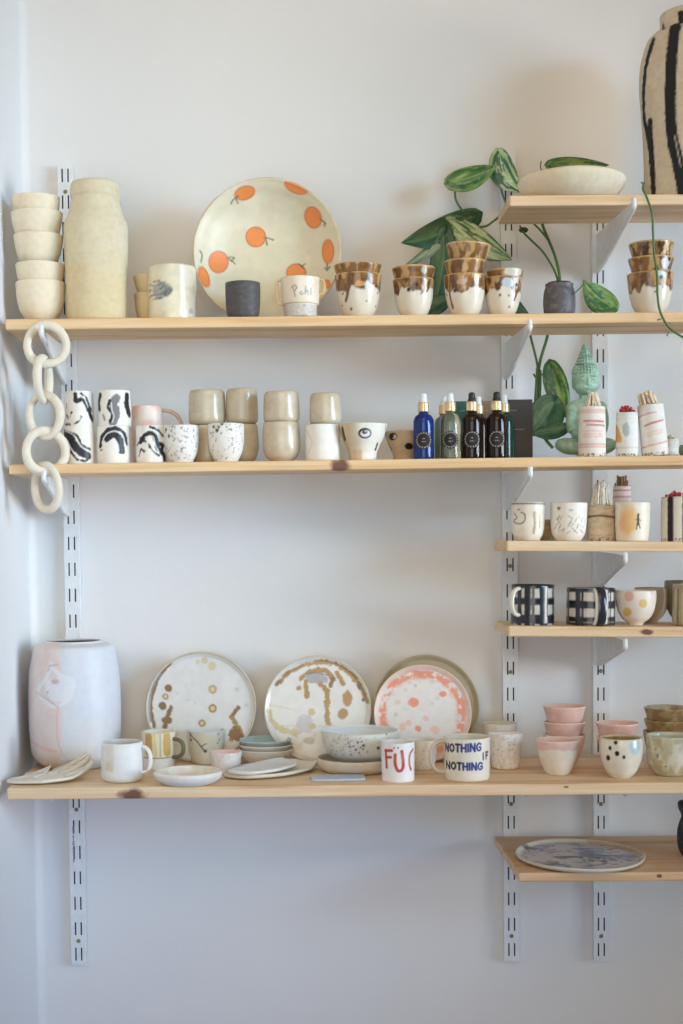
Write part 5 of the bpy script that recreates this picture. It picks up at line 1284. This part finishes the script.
# ------------------------------------------------------------------ plants
def leaf(root, base, tip, hw, yb_, yt, pal='dark', fold=.25, sag=0.0, seed=1, bend=0.0, roll=0.0, inner_fold=0):
    a, b = np.array(P(*base, yb_)), np.array(P(*tip, yt)); d = b - a; L = np.linalg.norm(d); dn = d / L
    s = S((yb_ + yt) / 2)
    side = np.cross(dn, [0, 1, 0]); side /= np.linalg.norm(side); up = np.cross(side, dn)
    cr_, sr_ = math.cos(roll), math.sin(roll); side2 = side * cr_ + up * sr_; up2 = -side * sr_ + up * cr_
    n, m = 26, 18; V, T_, S_ = [], [], []
    for i in range(n + 1):
        t = i / n
        w_ = math.sqrt(max(1 - ((.36 - t) / .36) ** 2, 0)) if t < .36 else max(math.cos(PI / 2 * (t - .36) / .64), 0) ** .9
        for j in range(m + 1):
            q = (j / m - .5) * 2
            p = a + d * (t - .16 * abs(q) ** 1.6 * (1 - t) ** 3) + side2 * q * w_ * hw * s + up2 * (fold * abs(q) ** 1.3 * w_ * hw * s + .02 * L * math.sin(5 * t + q * 3 + seed) * abs(q))
            p = p + side * bend * s * math.sin(PI * t) + np.array([0, 0, -sag * s * t * t])
            V.append(p); T_.append(t); S_.append(q)
    V, T_, S_ = np.array(V), np.array(T_), np.array(S_)
    n1 = fbm(T_ * 2.2 - np.abs(S_) * 1.6 + seed * 3, S_ * 4 + seed, 0, seed); n2 = fbm(T_ * 9 - np.abs(S_) * 6, S_ * 12 + 3, 0, seed + 5)
    g1, g2, lt, wh = dict(dark=(K(26, 66, 38), K(48, 98, 56), K(92, 128, 66), K(170, 180, 120)), mid=(K(38, 92, 44), K(66, 122, 58), K(150, 176, 76), K(206, 206, 140)), var=(K(34, 84, 50), K(70, 122, 74), K(176, 196, 130), K(214, 220, 190)), blue=(K(38, 84, 62), K(60, 110, 84), K(110, 146, 100), K(190, 196, 150)), pale=(K(96, 116, 86), K(130, 146, 118), K(150, 164, 130), K(180, 186, 150)))[pal]
    amt = dict(dark=.10, mid=.38, var=.75, blue=.12, pale=.2)[pal]
    c = g1 + (g2 - g1) * np.clip((n1 - .3) * 2, 0, 1)[:, None]
    m1 = np.clip((n1 - .52) / .07, 0, 1)[:, None] * amt; c = c * (1 - m1) + lt * m1
    m2 = np.clip((n2 - .6) / .05, 0, 1)[:, None] * amt * .7; c = c * (1 - m2) + wh * m2
    mid = ss(np.abs(S_) - .03, .03)[:, None] * .5; c = c * (1 - mid) + lt * mid
    c0 = np.array(root.location); Fc = [(i * (m + 1) + j, i * (m + 1) + j + 1, (i + 1) * (m + 1) + j + 1, (i + 1) * (m + 1) + j) for i in range(n) for j in range(m)]
    o = mesh_obj('leaf', V - c0, Fc, LEAF, root, c); o.modifiers.new('t', 'SOLIDIFY').thickness = .0006
    return o
def stem(root, pts, wd, Y, mat=STEM, name='stem'):
    q = [np.array(P(p[0], p[1], p[2] if len(p) > 2 else Y)) - np.array(root.location) for p in pts]
    return tube(name, catmull(q, 8), wd / 2 * S(Y), mat, root, 8)
UPV_ = thing('trailing_vine', 'variegated trailing vine in front of the wall, left of the topmost shelf', 'plant', P(500, 222, -.05))
r = UPV_
stem(r, [(455, 190, -.055), (456, 200, -.05), (462, 210, -.05), (470, 217, -.05), (476, 226, -.045), (486, 226, -.045), (495, 220, -.045), (504, 214, -.045), (520, 212, -.05)], 2.2, -.05)
stem(r, [(496, 160, -.055), (498, 176, -.05), (503, 196, -.048), (508, 206, -.046), (512, 214, -.045)], 1.9, -.05); stem(r, [(496, 166, -.055), (490, 170, -.06)], 1.6, -.055)
stem(r, [(440, 238, -.07), (446, 228, -.06), (458, 220, -.055), (468, 217, -.05)], 1.6, -.06)
leaf(r, (451, 182), (497, 166), 11.8, -.060, -.070, 'mid', .3, seed=2, bend=-2)
leaf(r, (472, 216), (401, 243), 15.5, -.055, -.075, 'dark', .3, seed=4, bend=5)
leaf(r, (452, 222), (512, 260), 15, -.060, -.075, 'var', .2, seed=5, bend=-4)
leaf(r, (444, 236), (431, 312), 13, -.065, -.065, 'dark', .2, seed=7, bend=4)
leaf(r, (447, 234), (402, 268), 5.5, -.062, -.070, 'pale', .2, seed=8, bend=3)
leaf(r, (500, 154), (524, 193), 13.5, -.058, -.062, 'var', .3, seed=11, bend=-7)
leaf(r, (500, 290), (531, 318), 9, -.065, -.065, 'blue', .2, seed=12, bend=-3)
leaf(r, (446, 300), (418, 316), 9, -.07, -.07, 'blue', .2, seed=13)
# leaf lying in the cream bowl
lv = thing('leaf_cutting', 'variegated leaf showing above the rim of the wide cream bowl', 'leaf', P(580, 165, -.06))
leaf(lv, (553, 165), (609, 165), 9.5, -.060, -.060, 'mid', .25, seed=15, bend=-1); stem(lv, [(541, 161, -.058), (541.5, 170, -.058), (553, 176, -.058), (556, 167, -.06)], 1.2, -.058)
# potted cutting
px_ = P(559, 300, -.155); pp = pot('plant_pot', 'faceted dark grey pot with two green stems, right of the brown-dripped cups', 'potted plant', 543.4, 575.4, 281.2, 'A', Y=-.155, prof=[(0, .80), (.06, .90), (.2, .97), (.45, 1.0), (.75, .96), (.9, .86), (.95, .88), (1, .88)], base=(86, 82, 86), inner=(40, 38, 38), mat=glaze('dark_faceted_clay', .5, .5, 45, .5, .18), wob=.03, seed=3, part='pot',
    handle=[], paint=lambda p: p.mottle(5, K(128, 124, 128), .5, .5, .62, 2))
pp.rotation_euler = (0, 0, 0); r = pp
sz = S(-.155); V_, F_, *_ = lathe_data([(0, 0), (10.5 * sz, 0), (11.5 * sz, .6 * sz)], [(11 * sz, 1 * sz), (5 * sz, 1.6 * sz), (0, 1.4 * sz)], 30, 8); so = mesh_obj('soil', V_, F_, plain('dark_soil', (.03, .022, .016), .9, 0, .8, 150, 0, .4), r); so.location = (0, 0, P(559, 283.5, -.155).z - pp.location.z)
stem(r, [(558, 284, -.155), (556.5, 276, -.15), (552, 266, -.14), (543, 252, -.12), (532, 241, -.10), (524, 233, -.08), (520, 226, -.068)], 2.2, -.12)
stem(r, [(560, 284, -.155), (559, 272, -.15), (555, 256, -.13), (549, 241, -.10), (544, 229, -.075), (540, 216, -.06)], 3.0, -.12)
stem(r, [(548, 240, -.10), (541, 231, -.08), (534, 224, -.068)], 2.0, -.09)
stem(r, [(564, 284, -.155), (572, 294, -.172), (579, 289, -.172), (584, 284, -.172)], 1.4, -.165)
leaf(r, (613, 307), (583, 280.5), 13, -.168, -.172, 'mid', .2, seed=21, bend=3)
bd = bmesh.new(); bmesh.ops.create_uvsphere(bd, u_segments=14, v_segments=8, radius=1)
c_ = P(523.5, 230, -.075) - pp.location
for v in bd.verts: v.co = Vector((v.co.x * 5 * sz, v.co.y * 3 * sz, v.co.z * 3 * sz)) + c_
bm_obj('leaf_bud', bd, plain('dark_leaf_bud', K(40, 70, 36), .5), r, True)
# vine passing behind the upper long shelf
r = thing('trailing_vine', 'dark-leaved vine hanging behind the shelves, left of the green statue', 'plant', P(540, 400, -.07))
stem(r, [(527, 318, -.068), (531, 338, -.068), (536, 358, -.07), (538, 370, -.072)], 2.4, -.07); stem(r, [(551, 316, -.068), (547, 338, -.068), (541, 358, -.07), (538, 372, -.072)], 3.0, -.07)
stem(r, [(538, 368, -.072), (537, 385, -.075), (536, 402, -.08)], 4.2, -.075); stem(r, [(540, 370, -.072), (540, 388, -.075), (539, 404, -.08)], 3.0, -.075); stem(r, [(538, 373, -.072), (543, 375, -.075), (546, 378, -.08)], 2.0, -.075); stem(r, [(536, 378, -.072), (533.5, 374, -.07)], 2, -.072)
stem(r, [(541, 430, -.088), (546, 440, -.090), (553, 448, -.092)], 3.2, -.09)
leaf(r, (552, 367), (568, 419), 12.0, -.085, -.090, 'mid', .3, seed=31, bend=-1)
leaf(r, (554, 402), (529, 436), 18.0, -.095, -.100, 'blue', .2, seed=33, bend=2)
leaf(r, (566, 427), (531, 434), 7.5, -.100, -.103, 'blue', .3, seed=34, bend=2)
# vine hanging in front of the right end
r = thing('trailing_vine', 'bare green vine stem hanging down in front of the brown cups at right', 'plant', P(655, 260, -.215))
stem(r, [(644, 183, -.19), (643, 189, -.207), (647, 198, -.212), (652, 214, -.215), (653, 232, -.215), (654, 252, -.215), (657, 275, -.215), (657.5, 295, -.215), (660, 311, -.217), (667, 325, -.217), (676, 333, -.217), (686, 339, -.217), (700, 348, -.217)], 2.3, -.215)
for (a, b) in (((656.6, 291), (654.5, 292)), ((661, 319), (657.5, 320)), ((669, 332), (666.8, 336)), ((644, 185), (641, 182)), ((654, 243), (652, 244))): stem(r, [(*a, -.216), (*b, -.217)], 1.4, -.216, name='node')
